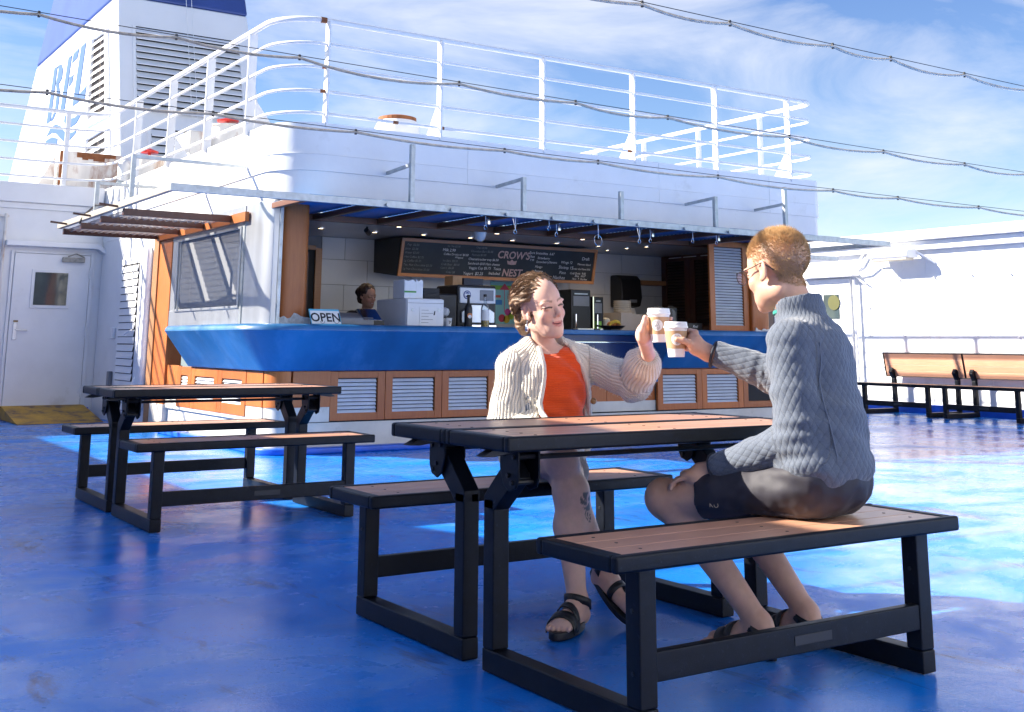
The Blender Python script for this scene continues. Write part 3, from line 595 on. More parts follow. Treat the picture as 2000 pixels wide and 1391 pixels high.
for x in (.86, -.3, -1.5): MB().box(x-.03, x+.03, 12.77, 12.79, 2.99, 3.99).build('post', 'white_rail', rl, .003)
MB().prism([(12.80, 2.99), (12.95, 2.99), (12.80, 3.4)], 0, .85, .87).build('gusset', 'white_rail', rl)
for y in (7.6, 8.8, 10.0, 11.2): MB().box(8.56, 8.64, y-.011, y+.011, 2.955, 3.99).build('post', 'white_rail', rl, .003)
vt = thing('mushroom_vent', 'white mushroom vent with a rusty cap behind the front railing', 'vent', (3.86, 9, 2.95))
MB().lathe([(.22, 0), (.22, .40), (.27, .42), (.27, .58), (.23, .66)], (3.86, 9, 2.95), 24).build('body', 'white', vt, smooth=True); MB().lathe([(.232, .655), (.232, .70), (.16, .72)], (3.86, 9, 2.95), 24).build('rusty_cap', 'rust', vt)

# ---------------------------------------------------------------- awning
aw = thing('kiosk_awning', 'galvanised awning frame with brown beams over the kiosk front', 'awning', (4.8, 6.4, 2.2))
AY = 6.13
MB().box(.27, 9.25, AY-.02, AY+.025, 2.18, 2.245).build('front_channel', 'steel', aw, .003)
MB().box(.27, .32, AY+.025, 10.15, 2.185, 2.242).build('side_channel', mat('tan_channel', (.42, .37, .30), .5, .3, var=.2), aw, .003)
MB().box(9.20, 9.25, AY+.025, 8.2, 2.185, 2.242).build('side_channel', 'steel', aw, .003)
MB().box(8.6, 9.2, 8.15, 8.2, 2.185, 2.24).build('cross_bar', 'steel', aw); MB().box(8.62, 9.2, 6.9, 6.95, 2.05, 2.10).build('cross_bar', 'steel', aw); MB().box(8.66, 8.70, 6.9, 6.94, 2.1, 2.24).build('hanger', 'steel', aw)
for x, t, h in ((2.515, 2.79, 2.60), (3.77, 2.585, 2.57), (5.0, 2.54, 0), (6.335, 2.585, 2.57), (7.435, 2.78, 2.58)):
    p = MB().box(x-.022, x+.022, AY-.024, AY+.02, 2.246, t).build('upright', 'steel', aw, .003)
    if h: MB().bar((x, AY+.02, h), (x-.02, AY+.46, h-.03), .025, .03).build('arm', 'steel', aw)
for y, t in ((7.36, 2.645), (8.62, 2.54)):
    MB().box(.275, .315, y-.02, y+.02, 2.243, t).build('upright', 'tan_channel' if 'tan_channel' in M else 'steel', aw, .003); MB().bar((.315, y, t-.015), (1.40, y+.1, t-.005), .03, .03).build('arm', 'steel', aw)
for k in range(10):
    x = 1.48+k*.725; MB().box(x-.03, x+.03, 6.155, 7.575, 2.185, 2.238).build('beam', 'wood_beam', aw, .004)
def corr(x0, x1, y0, y1, z, amp, pitch, along='x'):
    v = []; f = []; n = int((x1-x0)/pitch*6) if along == 'x' else int((y1-y0)/pitch*6)
    for i in range(n+1):
        t = i/n
        if along == 'x': x = x0+(x1-x0)*t; zz = z+amp*math.sin(2*math.pi*(x-x0)/pitch); v += [(x, y0, zz), (x, y1, zz)]
        else: y = y0+(y1-y0)*t; zz = z+amp*math.sin(2*math.pi*(y-y0)/pitch); v += [(x0, y, zz), (x1, y, zz)]
    f = [(2*i, 2*i+1, 2*i+3, 2*i+2) for i in range(n)]
    return MB().add(v, f)
def solid(o, t=.003): m = o.modifiers.new('s', 'SOLIDIFY'); m.thickness = t; return o
for k in range(9):
    x = 1.52+k*.725; solid(corr(x, x+.655, 6.16, 7.57, 2.247, .006, .07, 'y').build('roof_sheet', 'blue_sheet', aw, smooth=True))
for k, (y0, y1) in enumerate(((7.72, 8.32), (8.52, 9.12), (9.32, 10.05))):
    MB().box(.32, 1.38, y0-.05, y0, 2.12, 2.185).build('side_beam', 'wood_dark', aw, .003)
    solid(corr(.34, 1.38, y0, y1, 2.165, .014, .075).build('side_sheet', 'tan_sheet', aw, smooth=True))
    MB().bar((.10, y0-.02+k*.2, 2.215), (.27, y0-.02+k*.2, 2.20), .015, .02).build('stub', 'wood_dark', aw)
MB().box(.32, 1.38, 10.06, 10.1, 2.12, 2.185).build('side_beam', 'wood_dark', aw); MB().box(1.36, 1.40, 7.3, 10.1, 2.10, 2.19).build('ledger', 'wood_panel', aw)
MB().tube([(.29, 8.2, 2.26), (.29, 8.6, 2.30), (.29, 9.0, 2.25), (.26, 9.1, 2.16)], .012, 6).build('cable_loop', 'cable', aw)
for k, x in enumerate((2.25, 2.93, 3.55, 4.1, 4.62, 5.2, 5.85, 6.5, 7.1)):
    MB().lathe([(.016, 0), (.016, .03)], (x, AY-.021, 2.2), 8, Vector((0, -1, 0))).build('bolt', 'steel', aw)
def ring(c, r, t=.004):
    return MB().tube([(c[0]+r*math.cos(a), c[1]+.2*r*math.sin(a), c[2]+r*math.sin(a)*1.2) for a in [2*math.pi*i/12 for i in range(13)]], t, 5, False)
for k, (x, y, dz) in enumerate(((3.47, 6.35, .09), (3.72, 6.2, .13), (4.2, 6.3, .06), (4.40, 6.45, .1), (4.75, 6.2, .16), (5.3, 6.2, .14), (5.62, 6.4, .1), (6.1, 6.25, .09), (6.55, 6.35, .08))):
    h = thing('awning_hook', ['small chrome hook on a cord under the awning, third bay', 'looped wire with a clip hanging behind the awning channel', 'short cord dangling from the awning', 'chrome clip hanging under the awning left of the wire coil', 'wire coil hanging below the awning channel', 'V-shaped wire with a ring near the board end', 'chrome latch with cord right of the V-shaped wire', 'small ring hanging before the dark shutters', 'small latch hanging before the pale shutter'][k], 'hook', (x, y, 2.2))
    MB().tube([(x, y, 2.2), (x+.004, y, 2.2-dz)], .004, 5).build('cord', 'paper', h); ring((x, y, 2.2-dz-.02), .018 if k != 4 else .05).build('ring', 'chrome', h)
    if k in (1, 5): MB().tube([(x-.035, y, 2.2), (x, y, 2.2-dz), (x+.035, y, 2.2)], .004, 5).build('loop', 'chrome', h)
    if k in (0, 3, 6, 8): MB().box(x+.02, x+.05, y-.01, y+.01, 2.12, 2.185).build('clip', 'chrome', h, .003)
# ================================================================ convertible bench units
LS, YI, YO, TW, HT, TS, LX, YL, YP, LT, TT = 1.3634, .4897, .8409, .3587, .7039, .044, .5768, .7998, .0577, 1.3733, .0446
def slab(parent, name, x0, x1, y0, y1, zt, th, nplank, fw=.026, cap=.045):
    f = MB(); f.box(x0, x1, y0, y0+fw, zt-th, zt); f.box(x0, x1, y1-fw, y1, zt-th, zt); f.box(x0, x0+cap, y0+fw, y1-fw, zt-th, zt-.0008); f.box(x1-cap, x1, y0+fw, y1-fw, zt-th, zt-.0008)
    o = f.build(name, 'black', parent, .008, seg=3)
    w = (y1-y0-2*fw)/nplank
    for i in range(nplank):
        a = y0+fw+i*w
        p = MB().box(x0+cap+.002, x1-cap-.002, a+.0015, a+w-.0015, zt-th*.7, zt-.003).build('plank', 'plank', o, .002)
        for sx in (x0+.14, (x0+x1)/2, x1-.14): MB().lathe([(.005, 0), (.005, .001)], (sx, a+w/2, zt-.003), 8).build('screw', 'black_soft', o)
    return o
def bench_unit(name, label, upright=False):
    u = thing(name, label, 'bench')
    slab(u, 'seat', -LS/2, LS/2, -YO, -YI, .45, TS, 3)
    t = .058
    for s in (-1, 1):
        xa, xb = (-LX, -LX+t) if s < 0 else (LX-t, LX)
        MB().box(xa, xb, -YL, -YL+t, .068, .45-TS).build('leg', 'black', u, .005)
        MB().box(xa, xb, -YP-t, -YP, .068, .50).build('post', 'black', u, .005)
        for bz in (.30, .15):
            MB().tube([(xa-.003, -YL+.029, bz), (xb+.003, -YL+.029, bz)], .006, 8).build('bolt', 'black_soft', u, smooth=True)
        fx0, fx1 = xa-.001, xb+.001
        MB().prism([(-YL-.001, .003), (-YP+.001, .003), (-YP+.001, .068), (-YL-.001, .068)], 0, fx0, fx1).build('sled_foot', 'black', u, .005)
        if upright:
            MB().prism([(-YP-t, .50), (-YP, .50), (-YP-.02, .62), (-YP-.08, .66), (-YP-.12, .60)], 0, xa, xb).build('bracket_arm', 'black', u, .004)
        else:
            # mitred arm leaning out to the middle of the table half
            MB().prism([(-YP, .468), (-YP, .506), (-YP-.026, .532), (-.185, .628), (-.235, .570), (-YP-t, .468)], 0, xa, xb).build('bracket_arm', 'black', u, .004)
            for q in (xa-.012, xb+.004):
                MB().prism([(-.265, .655), (-.265, .575), (-.25, .545), (-.215, .533), (-.185, .55), (-.165, .60), (-.165, .655)], 0, q, q+.008).build('bracket_plate', 'black', u, .003)
            bl = MB()
            for (by_, bz) in ((-.245, .635), (-.215, .58), (-.235, .56), (-.19, .64)): bl.tube([(xa-.02, by_, bz), (xb+.018, by_, bz)], .007, 8)
            bl.build('bolts', 'stainless' if False else 'black_soft', u, smooth=True)
            hx = s*(LX+.075)
            e = -s if False else s; b0 = (LX-.02)*s
            MB().prism([(b0+s*q, w) for q, w in ((0, .652), (0, .6585), (.11, .6575), (.145, .640), (.10, .638), (.04, .646))], 1, -.245, -.205).build('release_lever', 'black_soft', u, .002)
    st = MB().box(-LX+t-.003, LX-t+.003, -YL+.004, -YL+.036, .127, .20).build('stretcher', 'black', u, .004)
    MB().box(-.02, .13, -YL+.002, -YL+.004, .150, .176).build('maker_plate', 'black_soft', st, .001)
    if upright:
        b = slab(u, 'backrest', -LT/2, LT/2, -TW, 0, HT, TT, 4, .010, .009)
        b.matrix_basis = Matrix.Translation((0, -.13, .70)) @ Matrix.Rotation(R(-80), 4, 'X') @ Matrix.Translation((0, TW/2, -HT+TT)) 
    else:
        slab(u, 'tabletop', -LT/2, LT/2, -TW, -.001, HT, TT, 4)
        MB().tube([(-LX, -.20, .628), (LX, -.20, .628)], .008, 8).build('release_rod', 'black_soft', u)
    return u
U1 = bench_unit('table_bench', 'black-framed bench with half tabletop, under the man in grey jacket')
def place(src, label, loc, rz):
    c = copy_tree(src); c['label'] = label; c.location = loc; c.rotation_euler.z = rz; c['group'] = 'table benches'; return c
U1['group'] = 'table benches'
place(U1, 'black-framed bench with half tabletop, under the woman in the cream cardigan', (0, 0, 0), math.pi)
place(U1, 'empty bench with half tabletop at left, the side nearer the camera', (-.099, 3.782, 0), -.0043)
place(U1, 'empty bench with half tabletop at left, the side nearer the kiosk', (-.099, 3.782, 0), math.pi-.0043)
U2 = bench_unit('wall_bench', 'bench with raised plank back against the right wall, beside the door', True)
U2.location = (12.2, 7.895, 0); U2.rotation_euler.z = -math.pi/2; U2['group'] = 'wall benches'
c = copy_tree(U2); c['label'] = 'bench with raised plank back against the right wall, at the picture edge'; c.location = (12.2, 6.521, 0)
c = copy_tree(U2); c['label'] = 'bench with raised plank back further along the right wall, out of view'; c.location = (12.2, 5.147, 0)
# ================================================================ people (implicit surfaces, one continuous skin each)
V3 = lambda *a: np.array(a, float)
class Field:
    def __init__(s, lo, hi, h, fine=(), hf=.003):
        s.ax = []
        for i in range(3):
            pts = [lo[i]]; x = lo[i]
            while x < hi[i]:
                f = any(a[i]-.01 <= x <= b[i]+.01 for a, b in fine); x += hf if f else h; pts.append(x)
            s.ax.append(np.array(pts, np.float32))
        s.f = np.full([len(a) for a in s.ax], .5, np.float32)
    def _sl(s, lo, hi, m):
        r = []
        for i in range(3):
            a = np.searchsorted(s.ax[i], lo[i]-m); b = np.searchsorted(s.ax[i], hi[i]+m); r.append(slice(max(a-1, 0), min(b+1, len(s.ax[i]))))
        return tuple(r)
    def _pts(s, sl): return np.stack(np.meshgrid(*[s.ax[i][sl[i]] for i in range(3)], indexing='ij'), -1)
    def add(s, pr, k=.02, sub=False):
        fn, lo, hi = pr; sl = s._sl(lo, hi, k+.025); p = s._pts(sl)
        if p.size == 0: return s
        d = fn(p).astype(np.float32); a = s.f[sl]
        if sub:
            d = -d; h = np.clip(.5-.5*(a-d)/k, 0, 1) if False else np.clip(.5+.5*(d-a)/k, 0, 1)
            s.f[sl] = a*(1-h)+d*h+k*h*(1-h)
        else:
            h = np.clip(.5+.5*(a-d)/k, 0, 1); s.f[sl] = a*(1-h)+d*h-k*h*(1-h)
        return s
    def cut(s, fn, lo, hi):
        sl = s._sl(lo, hi, 0); p = s._pts(sl); s.f[sl] = np.maximum(s.f[sl], -fn(p).astype(np.float32)); return s
    def mesh(s):
        f = s.f; ins = f < 0; nx, ny, nz = f.shape
        c = [ins[i:nx-1+i, j:ny-1+j, k:nz-1+k] for i in (0, 1) for j in (0, 1) for k in (0, 1)]
        anyi = c[0].copy(); alli = c[0].copy()
        for q in c[1:]: anyi |= q; alli &= q
        act = np.argwhere(anyi & ~alli); n = len(act)
        idx = np.full((nx-1, ny-1, nz-1), -1, np.int32); idx[tuple(act.T)] = np.arange(n)
        cn = np.array([(i, j, k) for i in (0, 1) for j in (0, 1) for k in (0, 1)])
        vals = np.stack([f[tuple((act+o).T)] for o in cn], 1)
        pos = np.stack([np.stack([s.ax[d][(act+o)[:, d]] for d in range(3)], 1) for o in cn], 1)
        acc = np.zeros((n, 3)); cnt = np.zeros(n)
        for a in range(8):
            for b in range(a+1, 8):
                if abs(cn[a]-cn[b]).sum() != 1: continue
                m = (vals[:, a] < 0) != (vals[:, b] < 0); t = vals[:, a]/(vals[:, a]-vals[:, b]+1e-12); t = np.where(m, t, 0)
                acc += np.where(m[:, None], pos[:, a]+(pos[:, b]-pos[:, a])*t[:, None], 0); cnt += m
        v = acc/cnt[:, None]; F = []
        for d in range(3):
            A = [slice(None)]*3; B = [slice(None)]*3; A[d] = slice(0, -1); B[d] = slice(1, None)
            e = np.argwhere(ins[tuple(A)] != ins[tuple(B)]); o1, o2 = [q for q in range(3) if q != d]
            e = e[(e[:, o1] > 0) & (e[:, o2] > 0) & (e[:, o1] < f.shape[o1]-1) & (e[:, o2] < f.shape[o2]-1)]
            u1 = np.zeros(3, int); u1[o1] = 1; u2 = np.zeros(3, int); u2[o2] = 1
            q = np.stack([idx[tuple((e-u1-u2).T)], idx[tuple((e-u2).T)], idx[tuple(e.T)], idx[tuple((e-u1).T)]], 1)
            fl = ins[tuple(e.T)]
            if d == 1: fl = ~fl
            q[~fl] = q[~fl][:, ::-1]; F.append(q)
        F = np.concatenate(F); F = F[(F >= 0).all(1)]
        return v, F
def bb(*ps, r=0): P = np.array(ps); return P.min(0)-r, P.max(0)+r
def cone(a, b, ra, rb):
    a = np.asarray(a, float); b = np.asarray(b, float); ba = b-a; L2 = ba@ba+1e-12
    def fn(p):
        q = p-a; t = np.clip(q@ba/L2, 0, 1); return np.linalg.norm(q-t[..., None]*ba, axis=-1)-(ra+(rb-ra)*t)
    lo, hi = bb(a, b, r=max(ra, rb)); return fn, lo, hi
def ell(c, r, Rm=None):
    c = np.asarray(c, float); r = np.asarray(r, float); Rm = np.eye(3) if Rm is None else Rm
    def fn(p):
        q = (p-c)@Rm; k0 = np.linalg.norm(q/r, axis=-1); k1 = np.linalg.norm(q/r**2, axis=-1)+1e-9; return k0*(k0-1)/k1
    m = r.max(); return fn, c-m, c+m
def chain(F, pts, rs, k=.008):
    for i in range(len(pts)-1): F.add(cone(pts[i], pts[i+1], rs[i], rs[i+1]), k)
def rotz(a): c, s = math.cos(a), math.sin(a); return np.array([[c, -s, 0], [s, c, 0], [0, 0, 1]])
def rotx(a): c, s = math.cos(a), math.sin(a); return np.array([[1, 0, 0], [0, c, -s], [0, s, c]])
def roty(a): c, s = math.cos(a), math.sin(a); return np.array([[c, 0, s], [0, 1, 0], [-s, 0, c]])
def lap(v, F, it=1, w=.5):
    for _ in range(it):
        acc = np.zeros_like(v); cnt = np.zeros(len(v))
        for a, b in ((0, 1), (1, 2), (2, 3), (3, 0)):
            np.add.at(acc, F[:, a], v[F[:, b]]); np.add.at(acc, F[:, b], v[F[:, a]]); np.add.at(cnt, F[:, a], 1); np.add.at(cnt, F[:, b], 1)
        v = v+(acc/np.maximum(cnt, 1)[:, None]-v)*w
    return v
def vnorm(v, F):
    n = np.cross(v[F[:, 2]]-v[F[:, 0]], v[F[:, 3]]-v[F[:, 1]]); o = np.zeros_like(v)
    for i in range(4): np.add.at(o, F[:, i], n)
    return o/(np.linalg.norm(o, axis=1)[:, None]+1e-12)
def to_obj(name, v, F, m, parent, col=None, uv=None):
    o0 = np.array(ORG.get(parent, Vector((0, 0, 0)))); me = bpy.data.meshes.new(name)
    me.from_pydata((v-o0).tolist(), [], F.tolist()); me.materials.append(M[m] if isinstance(m, str) else m)
    me.polygons.foreach_set('use_smooth', [True]*len(me.polygons))
    if col is not None:
        a = me.color_attributes.new('Col', 'FLOAT_COLOR', 'POINT'); a.data.foreach_set('color', np.c_[col, np.ones(len(col))].astype(np.float32).ravel())
    if uv is not None:
        a = me.attributes.new('cloth', 'FLOAT_VECTOR', 'POINT'); a.data.foreach_set('vector', uv.astype(np.float32).ravel())
    o = bpy.data.objects.new(name, me); COL.objects.link(o); o.parent = parent; ORG[o] = ORG.get(parent, Vector((0, 0, 0))); me.update(); return o
def fbm(v, s, seed=0.):
    return np.array([mnoise.noise(Vector((x*s+seed, y*s-seed, z*s+2*seed))) for x, y, z in v])
# ---- cloth materials driven by the 'cloth' attribute (x around, y along, in metres)
def cloth_mat(name, col, kind, scale, rough=.85, depth=.004, dark=.6, sheen=.3):
    m = bpy.data.materials.new(name); m.use_nodes = True; t = m.node_tree; n = t.nodes; l = t.links.new; b = n['Principled BSDF']
    at = n.new('ShaderNodeAttribute'); at.attribute_name = 'cloth'; sp = n.new('ShaderNodeSeparateXYZ'); l(at.outputs['Vector'], sp.inputs[0])
    def mth(op, a, c=None):
        x = n.new('ShaderNodeMath'); x.operation = op
        for i, q in enumerate((a, c)):
            if q is None: continue
            if hasattr(q, 'type'): l(q, x.inputs[i])
            else: x.inputs[i].default_value = q
        return x.outputs[0]
    X, Y = sp.outputs[0], sp.outputs[1]
    if kind == 'quilt':
        a = mth('ABSOLUTE', mth('SINE', mth('MULTIPLY', mth('ADD', X, mth('MULTIPLY', Y, .62)), math.pi/scale)))
        c = mth('ABSOLUTE', mth('SINE', mth('MULTIPLY', mth('SUBTRACT', X, mth('MULTIPLY', Y, .62)), math.pi/scale)))
        h = mth('POWER', mth('MULTIPLY', a, c), .28)
    elif kind == 'rib':
        w = mth('ADD', X, mth('MULTIPLY', mth('SINE', mth('MULTIPLY', Y, 55.)), .0035))
        a = mth('ABSOLUTE', mth('SINE', mth('MULTIPLY', w, math.pi/scale))); c = mth('ABSOLUTE', mth('SINE', mth('MULTIPLY', Y, math.pi/(scale*.55))))
        h = mth('ADD', mth('MULTIPLY', mth('POWER', a, .7), .75), mth('MULTIPLY', mth('MULTIPLY', c, a), .3))
    else:
        h = mth('ABSOLUTE', mth('SINE', mth('MULTIPLY', Y, math.pi/scale)))
    tc = n.new('ShaderNodeTexCoord'); nz = n.new('ShaderNodeTexNoise'); nz.inputs['Scale'].default_value = 260; nz.inputs['Detail'].default_value = 4; l(tc.outputs['Object'], nz.inputs['Vector'])
    mr = n.new('ShaderNodeMapRange'); l(h, mr.inputs[0]); mr.inputs[1].default_value = .05; mr.inputs[2].default_value = .5; mr.inputs[3].default_value = dark; mr.inputs[4].default_value = 1
    mx = n.new('ShaderNodeMixRGB'); mx.blend_type = 'MULTIPLY'; mx.inputs[0].default_value = 1; mx.inputs[1].default_value = (*col, 1); l(mr.outputs[0], mx.inputs[2])
    mx2 = n.new('ShaderNodeMixRGB'); mx2.blend_type = 'OVERLAY'; mx2.inputs[0].default_value = .35; l(mx.outputs[0], mx2.inputs[1]); l(nz.outputs['Color'], mx2.inputs[2])
    hs = n.new('ShaderNodeHueSaturation'); hs.inputs['Saturation'].default_value = 1.; l(nz.outputs['Fac'], mx2.inputs[2]); l(mx2.outputs[0], b.inputs['Base Color'])
    bp = n.new('ShaderNodeBump'); bp.inputs['Strength'].default_value = 1; bp.inputs['Distance'].default_value = depth
    l(mth('ADD', h, mth('MULTIPLY', nz.outputs['Fac'], .25)), bp.inputs['Height']); l(bp.outputs[0], b.inputs['Normal'])
    b.inputs['Roughness'].default_value = rough; b.inputs['Sheen Weight'].default_value = sheen; b.inputs['Specular IOR Level'].default_value = .2
    return m
def cloth_uv(v, segs):
    """segs: (a, b, R_hint, tag) limb axes; picks the nearest and returns (around, along, tag)"""
    best = np.full(len(v), 1e9); uv = np.zeros((len(v), 3))
    for (a, b, rad, off) in segs:
        a = np.asarray(a, float); b = np.asarray(b, float); ax = b-a; L_ = np.linalg.norm(ax); ax = ax/L_
        q = v-a; t = np.clip(q@ax, 0, L_); per = q-(q@ax)[:, None]*ax; d = np.linalg.norm(q-t[:, None]*ax, axis=1)-rad
        r1 = V3(-2.57, -3.2, .96)-(a+b)/2; r1 = r1-(r1@ax)*ax; r1 /= np.linalg.norm(r1); r2 = np.cross(ax, r1)
        ang = np.arctan2(per@r2, per@r1); u = np.c_[ang*rad*1.05, q@ax+off, np.full(len(v), rad)]
        m = d < best; best[m] = d[m]; uv[m] = u[m]
    return uv
def skin_mat(name):
    m = mat(name, (.5, .3, .2), .46, var=.07, vs=45, bump=.05, bs=320, attr='Col', sub=.12, spec=.4); return m
M['skin'] = skin_mat('skin')

# ---- generic head in its own frame: x right, y forward, z up, origin between the ears
def head_prims(F, o, Rm, s, male):
    o = np.asarray(o, float)
    P = lambda x, y, z: o+Rm@(np.array([x, y, z])*s)
    E = lambda c, r, k=.012, rm=None, sub=False: F.add(ell(P(*c), np.array(r)*s, Rm if rm is None else Rm@rm), k, sub)
    Cn = lambda a, b, ra, rb, k=.008: F.add(cone(P(*a), P(*b), ra*s, rb*s), k)
    w = 1.0 if male else .88
    E((0, -.018, .040), (.077*w, .098, .083)); E((0, .030, .022), (.066*w, .062, .070), .02); E((0, .030, -.035), (.060*w, .060, .075), .02)
    E((0, .040, -.082), (.050*w if male else .043, .050, .036), .018); E((0, .0735, -.104), (.020, .016, .015), .016)
    for q in (-1, 1):
        E((q*(.045 if male else .040), .0, -.065 if male else -.060), (.017, .045, .026) if male else (.013, .040, .022), .02); E((q*(.036 if male else .033), .062 if male else .060, -.030), (.024, .020, .022), .016)
        E((q*.031, .106, .0), (.0175, .018, .0125), .010, sub=True)
        E((q*.031, .0765, -.001), (.0155, .0135, .0118), .004)
        E((q*.030, .0845 if male else .0765, .019), (.024, .010, .0068), .008 if male else .012, roty(q*.12))
        E((q*(.0115 if male else .0095), .0965 if male else .0945, -.0365), (.0078, .009, .007) if male else (.0062, .0075, .0056), .005)
        # ear
        E((q*.078*w, -.008, -.004), (.0075, .019, .030), .005, rotz(q*.35)); E((q*.083*w, -.002, .0), (.006, .0095, .016), .004, rotz(q*.35), True)
        E((q*.076*w, .003, -.028), (.006, .009, .010), .005)
    fz_ = 1. if male else .80
    Cn((0, .082, .012), (0, .1035, -.028), .0072*fz_, .0100*fz_); E((0, .1045, -.031), (.0105*fz_, .0095*fz_, .0085*fz_), .006)
    E((0, .084, -.054), (.020, .008, .008), .010)
    E((0, .0875, -.0605), (.0225, .0075, .0042), .004); E((0, .0855, -.0705), (.0185, .008, .0055), .004)
    E((0, .0915, -.0655), (.024, .006, .0016), .003, sub=True)
    return P
def head_local(v, o, Rm, s): return (v-np.asarray(o))@Rm/s
def face_colors(v, col, o, Rm, s, lip, brow, lash, blush, smile=0.):
    q = head_local(v, o, Rm, s); x, y, z = q.T; ax = np.abs(x); fr = (y > .05)
    zl = z-smile*ax**2*14
    def mixin(m, c, a=1.): col[m] = col[m]*(1-a)+np.array(c)*a
    mixin(fr & (((x/.024)**2+((zl+.066)/.0105)**2) < 1) & (y > .074), lip, .8)
    mixin(fr & (np.abs(zl+.0655) < .0016) & (ax < .022) & (y > .07), np.array(lip)*.35)
    bz = .0205+.0065*np.sin(np.clip((ax-.012)/.036, 0, 1)*2.2)-.002; mixin(fr & (ax > .011) & (ax < .052) & (np.abs(z-bz) < .0042*(1.25-ax/.06)), brow, .6)
    ez = -.001+.0035*np.cos((ax-.031)/.017*1.4)-.001; mixin(fr & (np.abs(ax-.031) < .0175) & (np.abs(z-ez) < .0024), lash, 1.)
    mixin(fr & (np.abs(ax-.031) < .014) & (z < ez-.002) & (z > ez-.0048), np.array(lash)*1.8+.02, .6)
    g = np.exp(-(((ax-.042)/.02)**2+((z+.030)/.02)**2))*(y > .02); col += (np.array(blush)-col)*(g*.45)[:, None]
    g = np.exp(-((x/.012)**2+((z+.032)/.012)**2))*(y > .090); col += (np.array(blush)-col)*(g*.35)[:, None]
    g = np.exp(-(((ax-.08)/.02)**2+((y+.008)/.03)**2+((z+.005)/.035)**2)); col += (np.array(blush)-col)*(g*.35)[:, None]
    return col
def finger(F, base, dirs, lens, r):
    p = np.asarray(base, float); pts = [p]
    for d, l_ in zip(dirs, lens): d = np.asarray(d, float); p = p+d/np.linalg.norm(d)*l_; pts.append(p)
    chain(F, pts, [r*1.08, r, r*.95, r*.82][:len(pts)], .004); return pts

# ------------------------------------------------------------------ the man
man = thing('person', 'person in a grey quilted jacket and dark shorts holding a cup, back to camera', 'person', (.3, -.6, 0))
CM = V3(.330, .060, .985); CWc = V3(.369, .200, 1.035)         # cup centres
mh_o = V3(.312, -.470, 1.212); mh_R = rotz(R(5))@rotx(R(-10)); mh_s = 1.07
LSH, RSH = V3(.205, -.605, .975), V3(.515, -.46, .985)
LEL, LWR = V3(.190, -.650, .680), V3(.118, -.345, .575)
REL, RWR = V3(.575, -.21, .865), V3(.425, -.012, .938)
LHP, RHP = V3(.225, -.62, .535), V3(.40, -.60, .535)
LKN, RKN = V3(.065, -.165, .468), V3(.345, -.13, .47)
LAN, RAN = V3(.238, -.405, .105), V3(.485, -.375, .105)
def cup_pt(c, th, r, z, nn=V3(-.66, -.75, 0), ee=V3(.75, -.66, 0)): return V3(c[0], c[1], z)+r*(math.cos(R(th))*nn+math.sin(R(th))*ee)
F = Field((-.10, -.95, 0), (.78, .20, 1.40), .0065, [((.19, -.60, 1.05), (.43, -.33, 1.38)), ((.27, -.03, .92), (.45, .14, 1.04)), ((.02, -.37, .52), (.16, -.2, .64))], .0034)
F.add(ell((.305, -.615, .575), (.165, .12, .115), rotz(R(12)))); F.add(ell((.32, -.60, .72), (.14, .105, .16), rotz(R(18))), .05); F.add(ell((.35, -.55, .90), (.155, .105, .16), rotz(R(25))), .05)
F.add(cone(LSH, RSH, .055, .055), .05); F.add(cone((.348, -.535, 1.03), mh_o+V3(.012, -.03, -.055), .064, .058), .03)
head_prims(F, mh_o, mh_R, mh_s, True)
chain(F, [LSH, LEL, LWR], [.048, .040, .027], .02); chain(F, [RSH, REL, RWR], [.048, .040, .027], .02)
for H, K, A, sgn in ((LHP, LKN, LAN, -1), (RHP, RKN, RAN, 1)):
    F.add(cone(H, K, .082, .056), .03); F.add(ell(K+V3(0, .01, .0), (.052, .052, .056)), .03)
    mid = K*.68+A*.32+V3(.006, -.018, 0); F.add(cone(K, mid, .052, .056), .03); F.add(cone(mid, A, .054, .036), .03)
    fd = V3(-.22, .96, 0) if sgn < 0 else V3(.05, 1, 0); fd /= np.linalg.norm(fd); hl = A-fd*.035; hl[2] = .045
    F.add(cone(A, hl, .037, .032), .02); toe = A+fd*.165; toe[2] = .032; F.add(cone(hl, toe, .034, .026), .02); F.add(cone(A+V3(0, 0, -.01), A+fd*.10+V3(0, 0, -.045), .034, .03), .03)
    sd = V3(fd[1], -fd[0], 0)
    for i in range(5):
        t0 = toe+sd*(i-2)*.017*sgn*-1; F.add(cone(t0, t0+fd*(.035-.006*abs(i-.8))+V3(0, 0, -.01), .011 if i else .013, .009), .006)
    F.add(ell(A+sd*.034+V3(0, 0, .0), (.013, .013, .015)), .012)
# left hand resting on the thigh
hw = LWR; hd = V3(-.50, .80, -.10); hd /= np.linalg.norm(hd); hs = V3(.80, .50, 0); hn = V3(0, 0, 1)
pc = hw+hd*.062+V3(0, 0, -.015); F.add(ell(pc, (.040, .050, .019), np.stack([hs, hd, hn], 1)), .014); F.add(cone(hw, hw+hd*.045+V3(0, 0, -.006), .026, .029), .014)
for i in range(4):
    b = hw+hd*(.092-.004*abs(i-1.3))+hs*(.030-.020*i)+V3(0, 0, -.020); finger(F, b, [hd+V3(0, 0, -.18), hd*.9+V3(0, 0, -.62), hd*.35+V3(0, 0, -1)], [.034-.003*abs(i-1.4), .022, .016], .0092-.0006*i)
F.add(ell(hw+hd*.06+V3(0, 0, -.030), (.036, .040, .018)), .014)
finger(F, hw+hd*.040+hs*.030+V3(0, 0, -.016), [hd*.9+hs*.35+V3(0, 0, -.30), hd+V3(0, 0, -.35)], [.036, .026], .0098)
